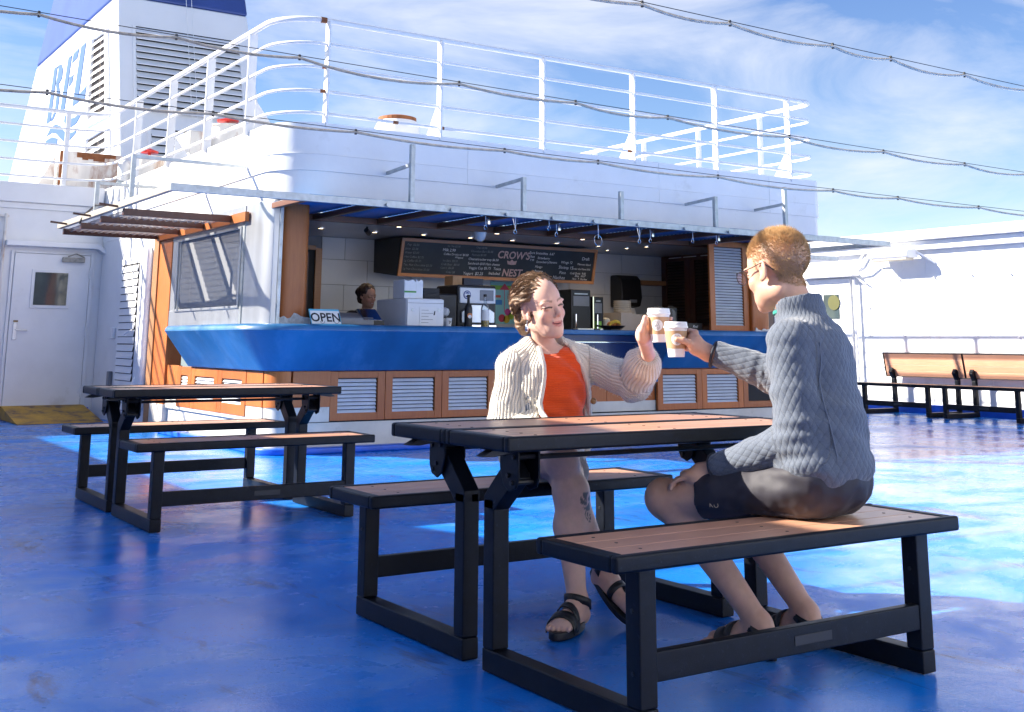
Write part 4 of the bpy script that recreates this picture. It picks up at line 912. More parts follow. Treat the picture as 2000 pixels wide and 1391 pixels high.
# right hand round the cup
pm = cup_pt(CM, 88, .066, .972); F.add(ell(pm, (.021, .034, .040), rotz(math.atan2(.75*-1, 1)*0+R(30)) if False else None), .014); F.add(cone(RWR, pm, .027, .030), .018)
F.add(cone(RWR+V3(-.01, .0, -.004), cup_pt(CM, 70, .064, .958), .026, .020), .012)
chain(F, [cup_pt(CM, 78, .068, .955), cup_pt(CM, 52, .062, .972), cup_pt(CM, 28, .0535, .983), cup_pt(CM, 3, .0505, .986)], [.0165, .0125, .0112, .0095], .006)
for i in range(4):
    z = 1.012-.0205*i; chain(F, [cup_pt(CM, 84, .072, z), cup_pt(CM, 118, .060, z+.004), cup_pt(CM, 160, .0545, z+.002), cup_pt(CM, 205, .0505, z)], [.0115, .0108, .0098, .0085], .004)
v, Fc = F.mesh(); del F
col = np.tile(V3(.60, .345, .240), (len(v), 1))
col += (fbm(v, 18)*.02)[:, None]
col = face_colors(v, col, mh_o, mh_R, mh_s, (.42, .16, .12), (.30, .17, .08), (.06, .03, .02), (.56, .20, .13))
q = head_local(v, mh_o, mh_R, mh_s); x, y, z = q.T
def man_scalp(q):
    x, y, z = q[:, 0], q[:, 1], q[:, 2]
    hl = .062-.030*np.clip((np.abs(x)-.045)/.03, 0, 1)                 # forehead hairline
    side = (y < .035+.25*(z-.05)) & (z > -.035-.55*np.clip(-y-.02, 0, .06)) & ((np.abs(x) > .045) | (y < 0)) & ~((np.abs(y+.006) < .026) & (z < .028) & (z > -.05))
    top = (z > hl) & (z > .045)
    return (side | top) & (np.linalg.norm(q, axis=1) < .2)
hm = man_scalp(q); tp = np.clip((q[:, 2]-.02)/.06, .5, .75)[:, None]; col[hm] = (col*(1-tp)+V3(.46, .285, .15)*tp)[hm]
st = (y > .0) & (z < -.05) & (z > -.125); col[st] = col[st]*.86+V3(.25, .15, .10)*.14
body = to_obj('body', v, Fc, 'skin', man, col)
# cropped hair
vn = vnorm(v, Fc); ids = np.where(hm)[0]; ids = RNG.choice(ids, 18000); hv = []; hf = []
fwd = mh_R@V3(0, .6, 1); 
for i in ids:
    p = v[i]+RNG.normal(0, .0016, 3); zq = q[i, 2]; ln = (.0055+.0115*np.clip((zq-.045)/.06, 0, 1))*RNG.uniform(.7, 1.25); d = vn[i]+fwd*.5*np.clip((zq-.02)/.05, .0, 1)+V3(0, 0, -.3)*(zq < .03)+RNG.normal(0, .22, 3); d /= np.linalg.norm(d)
    a = np.cross(d, [.3, .5, .8]); a /= np.linalg.norm(a); b = np.cross(d, a); k = len(hv); w = .0007
    hv += [p+a*w, p-a*w*.5+b*w*.87, p-a*w*.5-b*w*.87, p+d*ln]; hf += [(k, k+1, k+3), (k+1, k+2, k+3), (k+2, k, k+3)]
M['hair_fair'] = mat('fair_cropped_hair', (.54, .335, .155), .75, var=.3, vs=60, spec=.25)
ho = MB(); ho.v = [tuple(p) for p in hv]; ho.f = hf; hmo = ho.build('hair', 'hair_fair', man); hmo['kind'] = 'stuff'
# spectacles
P = lambda x, y, z: mh_o+mh_R@(V3(x, y, z)*mh_s)
sp = MB()
for s_ in (-1, 1):
    sp.tube([P(s_*.034+.023*math.cos(a), .118-.012*abs(math.cos(a)) if False else .116, -.003+.021*math.sin(a)) for a in [2*math.pi*i/16 for i in range(17)]], .0011*1.2, 6, False)
    sp.tube([P(s_*.057, .116, .006), P(s_*.074, .10, .008), P(s_*.080, .03, .012), P(s_*.085, -.012, .018), P(s_*.080, -.035, .0), P(s_*.074, -.045, -.012)], .0016, 6)
sp.tube([P(-.011, .117, .002), P(0, .121, .006), P(.011, .117, .002)], .0012, 6)
spo = tag(sp.build('spectacles', 'black_soft', None, smooth=True), 'thin metal spectacles worn by the person in the grey jacket', 'spectacles')
for s_ in (-1, 1):
    MB().add([P(s_*.034+.0225*math.cos(a), .116, -.003+.0205*math.sin(a)) for a in [2*math.pi*i/16 for i in range(16)]], [tuple(range(16))]).build('lens', 'lens', spo)
# jacket
F = Field((-.02, -.95, .46), (.76, .06, 1.20), .0062)
F.add(ell((.312, -.625, .60), (.187, .145, .10), rotz(R(14)))); F.add(ell((.322, -.615, .70), (.178, .140, .17), rotz(R(18))), .06); F.add(ell((.352, -.57, .90), (.180, .135, .165), rotz(R(25))), .06)
F.add(cone(LSH+V3(.02, 0, .0), RSH, .077, .077), .05); F.add(cone((.35, -.545, 1.03), (.334, -.528, 1.135), .085, .080), .025)
sl_l = [LSH+V3(-.0, -.012, -.005), LEL, LWR]; chain(F, sl_l, [.078, .067, .045], .014); sl_r = [RSH, REL, RWR+V3(.012, -.02, 0)]; chain(F, sl_r, [.078, .066, .048], .018)
# open collar, neck hole, hem, cuffs
nk = cone((.345, -.53, 1.04), (.322, -.50, 1.17), .064, .071); F.cut(nk[0], (.2, -.7, 1.02), (.5, -.36, 1.2))
F.cut(lambda p: (1.106+(p[..., 1]+.52)*-.36)-p[..., 2], (.2, -.75, 1.02), (.52, -.30, 1.2))
F.cut(lambda p: p[..., 2]-(.520+.03*np.clip((p[..., 1]+.62)/.12, -1, 1)+.006*np.sin(p[..., 0]*40)), (.08, -.9, .46), (.58, -.44, .60))
cd_ = (LWR-LEL)/np.linalg.norm(LWR-LEL); F.cut(lambda p: -((p-(LWR-cd_*.012))@cd_), LWR-.08, LWR+.08)
cr_ = (RWR-REL)/np.linalg.norm(RWR-REL); F.cut(lambda p: -((p-(RWR-cr_*.018))@cr_), RWR-.09, RWR+.09)
v, Fc = F.mesh(); del F; v = lap(v, Fc, 2, .4); n_ = vnorm(v, Fc)
tor0, tor1 = V3(.31, -.61, .52), V3(.35, -.55, 1.02)
uv = cloth_uv(v, [(tor0, tor1, .155, 0), (LSH, LEL, .072, .6), (LEL, LWR, .056, .893), (RSH, REL, .072, .6), (REL, RWR, .056, .88), ((.35, -.545, 1.035), (.336, -.522, 1.12), .080, .55)])
fold = fbm(v, 7, 3.)*.012+np.sin((v[:, 2]*1.0+v[:, 0]*.7+v[:, 1]*.5)*42+fbm(v, 5, 8.)*5)*.0035*np.clip((1.0-v[:, 2])/.2, 0, 1)+fbm(v*V3(1, 1, 1.9), 15, 7.)*.006
near_el = np.exp(-(np.linalg.norm(v-LEL, axis=1)/.09)**2)+np.exp(-(np.linalg.norm(v-REL, axis=1)/.1)**2)
fold += near_el*np.sin(uv[:, 1]*150)*.004
hemw = np.exp(-((v[:, 2]-.56)/.05)**2); fold += hemw*fbm(v, 22, 1.)*.008
S_ = .025; qa = np.abs(np.sin((uv[:, 0]+uv[:, 1]*.62)*math.pi/S_)); qb = np.abs(np.sin((uv[:, 0]-uv[:, 1]*.62)*math.pi/S_))
v = v+n_*(fold+((qa*qb)**.4-.5)*.0009*(v[:, 2] < 1.04))[:, None]
M['jacket'] = cloth_mat('grey_quilted_fleece', (.105, .122, .155), 'quilt', S_, .85, .0022, .62)
jk = to_obj('jacket', v, Fc, 'jacket', man, None, uv)
M['dark_trim'] = mat('dark_knit_trim', (.025, .03, .045), .8)
M['teal'] = mat('teal_lining', (.02, .22, .18), .8)
def ringt(c, d, r, t, m, nm, par):
    d = Vector(d).normalized(); a = d.orthogonal().normalized(); b = d.cross(a)
    MB().tube([Vector(c)+(a*math.cos(q)+b*math.sin(q))*r for q in [2*math.pi*i/18 for i in range(19)]], t, 7, False).build(nm, m, par, smooth=True)
ringt(LWR-cd_*.012, cd_, .044, .0055, 'dark_trim', 'cuff', man); ringt(RWR-cr_*.017, cr_, .045, .0055, 'dark_trim', 'cuff', man)
# shoulder seam and half-zip lining
def on_surf(pts, off=.002):
    r = []
    for p in pts:
        i = np.argmin(((v-np.asarray(p))**2).sum(1)); r.append(v[i]+n_[i]*off)
    return r
sm_ = on_surf([V3(.25, -.69, .98), V3(.245, -.71, .92), V3(.235, -.71, .86), V3(.225, -.72, .80), V3(.23, -.735, .72), V3(.235, -.745, .64), V3(.235, -.75, .56)])
MB().tube(sm_, .0022, 5).build('seam', mat('seam_piping', (.14, .16, .20), .8), man, smooth=True)
ringt((.336, -.520, 1.080), (-.05, .15, 1), .064, .010, 'teal', 'shirt_collar', man)
# shorts
F = Field((-.02, -.90, .42), (.62, -.05, .70), .006)
F.add(ell((.31, -.625, .555), (.180, .140, .108), rotz(R(12)))); 
for H, K in ((LHP, LKN), (RHP, RKN)): F.add(cone(H+V3(0, 0, .004), H*.33+K*.67, .096, .077), .04)
ld = (LKN-LHP)/np.linalg.norm(LKN-LHP); rd = (RKN-RHP)/np.linalg.norm(RKN-RHP)
F.cut(lambda p: np.where(p[..., 0] < .235, -((p-(LHP*.30+LKN*.70))@ld), 1), (-.02, -.42, .42), (.24, -.05, .7)); F.cut(lambda p: np.where(p[..., 0] >= .235, -((p-(RHP*.34+RKN*.66))@rd), 1), (.2, -.42, .42), (.6, -.05, .7))
F.cut(lambda p: p[..., 2]-.4525, (-.02, -.9, .42), (.62, -.488, .47))
v, Fc = F.mesh(); del F; v = lap(v, Fc, 2, .4); n_ = vnorm(v, Fc); fz = v[:, 2] > .462
v = v+n_*((fbm(v*V3(1.6, .8, 1), 14, 2.)*.010+fbm(v, 30, 5.)*.004)*fz)[:, None]
M['shorts'] = mat('dark_aubergine_shorts', (.020, .017, .026), .65, var=.12, vs=25, bump=.15, bs=500, sheen=.06)
to_obj('shorts', v, Fc, 'shorts', man)
lg_ = MB(); put_text(lg_, 'KO', .022, (.0, 0, 0), (1, 0, 0), (0, 0, 1), 0); 
lgp = LHP*.42+LKN*.58; sd = V3(-.93, -.37, 0)
lg2 = MB(); lg2.add([tuple(lgp+sd*.0815+V3(-.37, .93, 0)*-p[0]*1.+V3(0, 0, p[2]-.030)) for p in lg_.v], lg_.f); lg2.build('emblem', flat('tan_print', (.5, .38, .25)), man)
# sandals
def sandal(par, A, fd, L_=.27, m='black_soft', strap2=True):
    fd = np.asarray(fd, float); fd /= np.linalg.norm(fd); sd = V3(fd[1], -fd[0], 0); c = V3(A[0], A[1], 0)+fd*.075
    pts = []
    for i in range(24):
        t = 2*math.pi*i/24; a = math.cos(t); b = math.sin(t); w = .040+.011*a; pts.append(c+fd*a*L_/2+sd*b*w)
    k = MB(); n = 24; k.add([(*p[:2], .004) for p in pts]+[(*p[:2], .030) for p in pts], [tuple(range(n))[::-1], tuple(range(n, 2*n))]+[(i, (i+1) % n, n+(i+1) % n, n+i) for i in range(n)]); so_ = k.build('sandal_sole', m, par, .004)
    def strap(f0, h, w, hw, tilt=0):
        vv = []; ff = []; N_ = 13
        for i in range(N_):
            a = math.pi*i/(N_-1); p = c+fd*(f0+tilt*math.cos(a))+sd*math.cos(a)*hw+V3(0, 0, .022+h*math.sin(a)**.7)
            for d in (-w/2, w/2): vv.append(p+fd*d-V3(0, 0, d*.35))
        ff = [(2*i, 2*i+1, 2*i+3, 2*i+2) for i in range(N_-1)]
        o = MB().add(vv, ff).build('sandal_strap', m, par, smooth=True); solid(o, .004); o.modifiers['s'].offset = 1
    strap(.055, .052, .036, .047, .006)
    if strap2: strap(.012, .074, .026, .044, -.01)
    ank = V3(A[0], A[1], 0)
    vv = []; N_ = 21
    for i in range(N_):
        a = 2*math.pi*i/(N_-1); p = ank+fd*(.048*math.cos(a)-.004)+sd*.043*math.sin(a)+V3(0, 0, .090+.022*math.cos(a))
        for d in (-.014, .014): vv.append(p+V3(0, 0, d))
    o = MB().add(vv, [(2*i, 2*i+1, 2*i+3, 2*i+2) for i in range(N_-1)]).build('sandal_strap', m, par, smooth=True); solid(o, .004); o.modifiers['s'].offset = 1
sandal(man, LAN, (-.22, .96, 0)); sandal(man, RAN, (.05, 1, 0))
# ------------------------------------------------------------------ the woman
wm = thing('person', 'person in a cream knitted cardigan and orange top raising a cup', 'person', (.18, .7, 0))
wh_o = V3(.152, .672, 1.112); wh_R = rotz(R(181))@rotx(R(2))@roty(R(12)); wh_s = 1.07
WRS, WLS = V3(.068, .745, .885), V3(.380, .70, .900)
WLE, WLW = V3(.500, .515, .815), V3(.437, .345, .930)
WRE, WRW = V3(.025, .740, .64), V3(.12, .50, .585)
WRH, WLH = V3(.09, .69, .53), V3(.255, .69, .53)
WRK, WRA = V3(-.035, .275, .560), V3(.120, .235, .175)
WLK, WLA = V3(.000, .270, .452), V3(-.022, .205, .095)
F = Field((-.30, -.02, 0), (.62, .95, 1.32), .0065, [((.02, .52, .97), (.29, .82, 1.27)), ((.31, .14, .94), (.47, .30, 1.08)), ((-.26, .0, 0), (.04, .26, .12))], .0027)
F.add(ell((.185, .71, .555), (.165, .12, .10))); F.add(ell((.215, .715, .70), (.125, .095, .15)), .05); F.add(ell((.223, .72, .83), (.14, .095, .14)), .05)
F.add(cone(WRS, WLS, .042, .042), .05); F.add(cone((.218, .728, .93), wh_o+V3(.012, .03, -.055), .048, .042), .025)
head_prims(F, wh_o, wh_R, wh_s, False)
chain(F, [WRS, WRE, WRW], [.040, .034, .023], .02); chain(F, [WLS, WLE, WLW], [.040, .034, .024], .02)
for H, K, A, sgn in ((WRH, WRK, WRA, 1), (WLH, WLK, WLA, -1)):
    F.add(cone(H, K, .088, .056), .03); F.add(ell(K, (.052, .050, .052)), .03)
    mid = K*.66+A*.34+V3(0, .020, 0); F.add(cone(K, mid, .050, .054), .03); F.add(cone(mid, A, .052, .032), .03)
# standing foot
fd = V3(-.86, -.50, 0); fd /= np.linalg.norm(fd); sd = V3(fd[1], -fd[0], 0); A = WLA; hl = A-fd*.03; hl[2] = .045; toe = A+fd*.138; toe[2] = .040
F.add(cone(A, hl, .032, .029), .02); F.add(cone(hl, toe, .030, .025), .02); F.add(cone(A+V3(0, 0, -.005), A+fd*.09+V3(0, 0, -.040), .030, .027), .03)
F.add(cone(toe-sd*.022, toe+sd*.022, .020, .018), .02)
for i in range(5):
    t0 = toe+sd*(i-2)*.0165; F.add(cone(t0, t0+fd*(.034-.005*abs(i-3.2))+V3(0, 0, -.006), .0095 if i < 4 else .012, .0085 if i < 4 else .0105), .004)
# hanging foot
f2 = V3(.15, -.72, -.62); f2 /= np.linalg.norm(f2); F.add(cone(WRA, WRA+f2*.05, .033, .032), .02); F.add(cone(WRA+V3(0, .03, -.03), WRA+f2*.15+V3(0, 0, -.01), .030, .024), .025); F.add(cone(WRA+f2*.15, WRA+f2*.185, .024, .016), .02)
# right hand in lap
F.add(cone(WRW, WRW+V3(.05, -.02, 0), .024, .028), .02)
# left hand round the cup
pm = cup_pt(CWc, -112, .064, 1.000); F.add(cone(WLW, pm, .025, .029), .016); F.add(ell(pm+V3(0, 0, .008), (.027, .027, .040)), .014)
chain(F, [cup_pt(CWc, -98, .068, .990), cup_pt(CWc, -80, .066, 1.018), cup_pt(CWc, -74, .0575, 1.046), cup_pt(CWc, -70, .054, 1.068)], [.0165, .0130, .0115, .0098], .006)
for i in range(4):
    z = 1.062-.019*i; chain(F, [cup_pt(CWc, -128, .070, z-.008), cup_pt(CWc, -160, .058, z), cup_pt(CWc, -205, .053, z+.002), cup_pt(CWc, -250+4*i, .0495, z+.003)], [.0108, .0100, .0094, .0082], .004)
v, Fc = F.mesh(); del F
col = np.tile(V3(.68, .42, .325), (len(v), 1)); col += (fbm(v, 16, 2.)*.018)[:, None]
kn = np.exp(-(np.linalg.norm(v-WRK, axis=1)/.07)**2); col += (V3(.60, .29, .21)-col)*(kn*.4)[:, None]
col = face_colors(v, col, wh_o, wh_R, wh_s, (.55, .19, .17), (.12, .065, .035), (.035, .02, .015), (.62, .24, .18), .9)
# tattoo on the shin: a dark fern-like curl
tc_ = WRK*.60+WRA*.40+V3(.002, -.055, .0); dv = v-tc_; ex = V3(.84, -.55, 0); ey = V3(.25, 0, .97); tx, ty = dv@ex, dv@ey; ff_ = (dv@V3(-.55, -.84, 0)) > -.03
r_ = np.hypot(tx, ty-.012); th = np.arctan2(ty-.012, tx); ink = ((r_ < .030) & (np.sin(5*th+r_*160) > -.55) & (r_ > .006)); r2 = np.hypot(tx-.008, ty+.030); th2 = np.arctan2(ty+.030, tx-.008); ink |= (r2 < .024) & (np.abs(((r2/.0075-th2/(2*math.pi)) % 1)-.5) > .28)
ink &= ff_ & (v[:, 2] > .2); col[ink] = col[ink]*.18+V3(.02, .05, .055)*.82
to_obj('body', v, Fc, 'skin', wm, col)
# hair: a wavy pinned-up mass plus loose strands
F = Field(wh_o-.20, wh_o+.20, .0042)
Pw = lambda x, y, z: wh_o+wh_R@(V3(x, y, z)*wh_s)
for c, r, k in (((0, -.026, .043), (.084, .101, .086), .01), ((0, -.082, -.015), (.066, .050, .062), .03), ((.012, -.098, -.058), (.050, .034, .040), .02), ((.055, -.035, .02), (.040, .07, .06), .03), ((-.055, -.035, .02), (.040, .07, .06), .03)):
    F.add(ell(Pw(*c), V3(*r)*V3(.95, 1, 1)*wh_s, wh_R), k)
def facecut(p):
    q = (p-wh_o)@wh_R/wh_s; x, y, z = q[..., 0], q[..., 1], q[..., 2]; ax = np.abs(x)
    lim = np.where(z > .03, .070-.55*ax+.32*np.clip(.10-z, -.05, .1)*-1+.0175, .022-.10*(ax > .06))
    return np.minimum(lim-y, 1)
F.cut(lambda p: facecut(p), wh_o-.2, wh_o+.2)
v, Fc = F.mesh(); del F; v = lap(v, Fc, 2, .5); n_ = vnorm(v, Fc); q = head_local(v, wh_o, wh_R, wh_s)
ph = np.arctan2(q[:, 0], q[:, 2]-.02); wv = np.sin(ph*26+fbm(v, 22)*5+q[:, 1]*40)*.0028+fbm(v, 45, 4.)*.004+fbm(v, 18, 9.)*.005
v = v+n_*wv[:, None]
M['hair_brown'] = mat('wavy_brown_hair', (.19, .105, .052), .45, var=.35, vs=50, bump=.3, bs=220, spec=.5)
to_obj('hair', v, Fc, 'hair_brown', wm)
hs_ = MB(); rg = np.random.default_rng(11)
for i in range(3000):
    a0 = rg.uniform(-1.5, 1.5); st_ = V3(math.sin(a0)*.9, rg.uniform(-.2, .60), math.cos(a0)*.95+.1); st_ /= np.linalg.norm(st_); en = V3(rg.normal(0, .35)+.3*np.sign(a0), -1., rg.uniform(-.75, -.1)); en /= np.linalg.norm(en)
    om = math.acos(np.clip(st_@en, -1, 1)); pts = []; n0 = rg.uniform(0, 9); amp = rg.uniform(.002, .007); rr_ = rg.uniform(1.0, 1.055) if i % 25 else rg.uniform(1.06, 1.13); nseg = 10; t1 = rg.uniform(.5, 1.)
    for j in range(nseg):
        t = j/(nseg-1)*t1; d = (math.sin((1-t)*om)*st_+math.sin(t*om)*en)/math.sin(om); p = V3(0, -.026, .038)+d*V3(.083, .106, .090)*rr_+amp*V3(math.sin(t*17+n0), math.cos(t*13+n0), math.sin(t*15-n0))
        if p[2] < -.0: p = p+V3(0, -.012, 0)
        pts.append(Pw(*p))
    hs_.tube(pts, [.0003+.0006*math.sin(math.pi*min(1, .15+j/(nseg-1)*.85)) for j in range(nseg)], 3, False)
for i in range(5):      # a few loose wisps by the cheek and nape
    s0 = V3((.070, .066, .072, -.062, .04)[i], (.012, -.03, .0, .01, -.09)[i], (.0, -.02, .02, .02, -.05)[i]); pts = [Pw(*(s0+V3(.005*math.sin(j*.8+i*2), .0045*j+.004*math.sin(j*.7+i), -.012*j))) for j in range(7)]; hs_.tube(pts, .0006, 3, False)
o = hs_.build('hair_strands', 'hair_brown', wm, smooth=True); o['kind'] = 'stuff'
er = Pw(.079, .002, -.045); MB().lathe([(.001, 0), (.006, -.008), (.0085, -.02), (.006, -.031), (.001, -.035)], tuple(er), 12).tube([tuple(er+V3(0, 0, .012)), tuple(er)], .001, 5).build('earring', 'chrome', wm, smooth=True)
# orange top
F = Field((-.05, .52, .50), (.46, .90, 1.02), .0060)
F.add(ell((.215, .71, .63), (.160, .125, .16))); F.add(ell((.223, .71, .80), (.160, .122, .15)), .06); F.add(cone(WRS+V3(.07, 0, .015), WLS+V3(-.075, 0, .012), .050, .050), .05)
nk = cone((.214, .715, .955), (.185, .66, 1.06), .060, .068); F.cut(nk[0], (.07, .5, .86), (.36, .85, 1.05)); F.cut(lambda p: (.966+(p[..., 1]-.70)*.12)-p[..., 2], (-.05, .5, .9), (.46, .9, 1.02))
v, Fc = F.mesh(); del F; v = lap(v, Fc, 2, .4); n_ = vnorm(v, Fc)
dg = (v[:, 0]-.19)*.8+v[:, 2]; v = v+n_*(np.sin(dg*58+fbm(v, 9)*3)*.0035*np.clip((v[:, 2]-.6)/.1, 0, 1)+fbm(v*V3(1, 1, 2.2), 14, 3.)*.009)[:, None]
uv = np.c_[v[:, 0], v[:, 2], v[:, 0]*0]
M['orange'] = cloth_mat('orange_crinkle_cotton', (.80, .085, .012), 'stripe', .009, .85, .0010, .93, .2)
to_obj('top', v, Fc, 'orange', wm, None, uv)
# cream cardigan
F = Field((-.17, .26, .45), (.63, .94, 1.02), .0062)
F.add(ell((.215, .72, .60), (.205, .160, .17))); F.add(ell((.223, .725, .80), (.185, .150, .17)), .06); F.add(cone(WRS, WLS, .058, .058), .05)
F.add(cone(WRS, (.150, .74, .955), .055, .040), .03); F.add(cone(WLS, (.280, .725, .96), .055, .040), .03)
chain(F, [WRS+V3(-.008, 0, -.005), WRE, WRW], [.060, .070, .06], .03); chain(F, [WLS, WLE, WLE*.35+WLW*.65, WLW+(WLE-WLW)*.16], [.062, .074, .064, .043], .03)
def opening(p):
    z = p[..., 2]; t = np.clip((.95-z)/.25, 0, 1.6); xc = .216+.034*t; hw = .074+.072*t; return np.maximum(np.abs(p[..., 0]-xc)-hw, p[..., 1]-.685)
F.cut(opening, (-.1, .26, .45), (.44, .70, 1.02))
F.cut(cone((.214, .722, .94), (.185, .67, 1.07), .064, .078)[0], (.05, .5, .86), (.38, .86, 1.05))
inn = ell((.218, .715, .72), (.166, .128, .27)); F.cut(lambda p: np.maximum(inn[0](p), -1) , (.0, .56, .45), (.44, .70, 1.0))
cw = (WLW-WLE)/np.linalg.norm(WLW-WLE); F.cut(lambda p: -((p-(WLW-cw*.012))@cw), WLW-.09, WLW+.09)
v, Fc = F.mesh(); del F; v = lap(v, Fc, 2, .4); n_ = vnorm(v, Fc)
uv = cloth_uv(v, [((.215, .72, .50), (.223, .725, .93), .18, 0), (WRS, WRE, .075, .5), (WRE, WRW, .07, .77), (WLS, WLE, .076, .5), (WLE, WLW, .062, .75)])
rib = np.abs(np.sin(uv[:, 0]*math.pi/.015)); nel = np.exp(-(np.linalg.norm(v-WLE, axis=1)/.1)**2)
v = v+n_*((rib-.6)*.0018+fbm(v, 11, 6.)*.010+fbm(v, 26, 1.)*.005+nel*np.sin(uv[:, 1]*95)*.004)[:, None]
M['cardigan'] = cloth_mat('cream_mohair_knit', (.72, .655, .545), 'rib', .015, .95, .004, .68, .7)
co_ = to_obj('cardigan', v, Fc, 'cardigan', wm, None, uv)
# mohair fuzz
n_ = vnorm(v, Fc); ids = RNG.choice(len(v), 9000); fz = MB(); fz_v = []; fz_f = []
for i in ids:
    p = v[i]; d = n_[i]+RNG.normal(0, .6, 3); d /= np.linalg.norm(d); a = np.cross(d, [.2, .5, .84]); a /= np.linalg.norm(a); k = len(fz_v); l_ = RNG.uniform(.004, .011)
    m_ = p+d*l_*.6+RNG.normal(0, .0015, 3); e_ = p+d*l_+RNG.normal(0, .003, 3); w = .00024; fz_v += [p-a*w, p+a*w, m_-a*w, m_+a*w, e_]; fz_f += [(k, k+1, k+3, k+2), (k+2, k+3, k+4)]
fz.v = [tuple(p) for p in fz_v]; fz.f = fz_f; M['fuzz'] = mat('mohair_fuzz', (.72, .66, .56), .9, var=0, sheen=.5); o = fz.build('fuzz', 'fuzz', wm); o['kind'] = 'stuff'
# button band edges and buttons
def edge(sgn):
    pts = []
    for z in np.linspace(.955, .56, 12):
        t = np.clip((.95-z)/.25, 0, 1.6); x = .216+.034*t+sgn*(.076+.072*t); m = (np.abs(v[:, 2]-z) < .012) & (np.abs(v[:, 0]-x) < .02) & (v[:, 1] < .74)
        y = v[m][:, 1].min() if m.any() else .60; pts.append((x, y+.006, z))
    ys = np.array([p[1] for p in pts]); ys = np.convolve(np.r_[ys[0], ys, ys[-1]], [.25, .5, .25], 'valid'); return [(p[0], y_, p[2]) for p, y_ in zip(pts, ys)]
for s_ in (-1, 1): MB().tube(edge(s_), .011, 8).build('button_band', mat('cream_rib_band', (.74, .68, .57), .95, var=.1, vs=80, bump=.4, bs=150, sheen=.5), wm, smooth=True)
el_ = edge(1)
for k in (6, 9):
    p = Vector(el_[k])+Vector((.012, -.014, 0)); MB().lathe([(.004, 0), (.0125, .001), (.0135, .003), (.011, .006), (.006, .0045)], p, 16, Vector((-.3, -.95, .1))).build('button', mat('amber_button', (.36, .16, .035), .3, coat=.4), wm, smooth=True)
# pale denim shorts
F = Field((-.06, .30, .43), (.44, .86, .68), .006); F.add(ell((.175, .71, .555), (.178, .135, .105)))
F.add(cone(WRH, WRH*.55+WRK*.45, .100, .088), .03); F.add(cone(WLH, WLH*.45+WLK*.55, .100, .090), .03)
dr = (WRK-WRH)/np.linalg.norm(WRK-WRH); dl = (WLK-WLH)/np.linalg.norm(WLK-WLH)
F.cut(lambda p: np.where(p[..., 0] < .125, -((p-(WRH*.58+WRK*.42))@dr), -((p-(WLH*.46+WLK*.54))@dl)), (-.06, .3, .43), (.44, .66, .68)); F.cut(lambda p: p[..., 2]-.4525, (-.06, .488, .43), (.44, .86, .47))
v, Fc = F.mesh(); del F; v = lap(v, Fc, 2, .4); n_ = vnorm(v, Fc); v = v+n_*(fbm(v, 20, 3.)*.006*(v[:, 2] > .462))[:, None]
M['denim'] = mat('pale_denim', (.66, .64, .58), .85, var=.12, vs=60, bump=.3, bs=400); to_obj('shorts', v, Fc, 'denim', wm)
sandal(wm, WLA, (-.86, -.50, 0), .255)
# sandal on the hanging foot
fq = Vector(f2); c0 = Vector(WRA)+fq*.075; up = Vector((0, .62, -.72)).normalized(); sdv = fq.cross(up).normalized()
pts = [c0+fq*(math.cos(t)*.122)+sdv*(math.sin(t)*(.038+.009*math.cos(t)))+up*.034 for t in [2*math.pi*i/20 for i in range(20)]]
MB().add([tuple(p) for p in pts]+[tuple(p+up*.022) for p in pts], [tuple(range(20))[::-1], tuple(range(20, 40))]+[(i, (i+1) % 20, 20+(i+1) % 20, 20+i) for i in range(20)]).build('sandal_sole', 'black_soft', wm, .003)
for d0, r0 in ((.0, .038), (.085, .036)):
    o = MB(); cc = Vector(WRA)+fq*d0+up*(.008 if d0 else -.012); vv = []
    for i in range(21):
        a = 2*math.pi*i/20; p = cc+sdv*math.cos(a)*(r0+.004)+(up*.9+fq*.1)*math.sin(a)*(r0+.004)
        for d in (-.012, .012): vv.append(tuple(p+fq*d))
    solid(o.add(vv, [(2*i, 2*i+1, 2*i+3, 2*i+2) for i in range(20)]).build('sandal_strap', 'black_soft', wm, smooth=True), .004)

# ------------------------------------------------------------------ the barista behind the counter
ba = thing('person', 'smiling person in black working behind the till in the kiosk', 'person', (2.93, 7.85, 0))
bh_o = V3(2.93, 7.80, 1.452); bh_R = rotz(R(193))@rotx(R(-10))@roty(R(4)); bs_ = 1.0
F = Field((2.55, 7.55, .80), (3.30, 8.1, 1.62), .010, [((2.82, 7.66, 1.32), (3.04, 7.92, 1.60))], .004)
F.add(ell((2.95, 7.86, 1.12), (.17, .11, .20))); F.add(cone((2.78, 7.86, 1.24), (3.12, 7.86, 1.24), .05, .05), .05); F.add(cone((2.95, 7.86, 1.24), bh_o+V3(.005, .02, -.05), .052, .046), .03)
for s_ in (-1, 1): chain(F, [(2.95+s_*.18, 7.86, 1.23), (2.95+s_*.21, 7.82, .98), (2.95+s_*.13, 7.64, .98)], [.042, .036, .026], .02)
for s_ in (-1, 1):
    for i in range(4): F.add(cone((2.95+s_*.12-.012*i*s_, 7.62, .98), (2.95+s_*.10-.014*i*s_, 7.575, .975), .012, .011), .006)
head_prims(F, bh_o, bh_R, bs_, False); v, Fc = F.mesh(); del F
col = np.tile(V3(.47, .26, .18), (len(v), 1)); col = face_colors(v, col, bh_o, bh_R, bs_, (.42, .12, .10), (.07, .04, .025), (.03, .02, .015), (.55, .2, .15), 1.2)  # skin tone darkened in the colour to stand for kiosk shade
qh = head_local(v, bh_o, bh_R, bs_); tm = (((qh[:, 0]/.017)**2+((qh[:, 2]+.0655-qh[:, 0]**2*16)/.0035)**2) < 1) & (qh[:, 1] > .06); col[tm] = (.7, .68, .64)
to_obj('body', v, Fc, 'skin', ba, col)
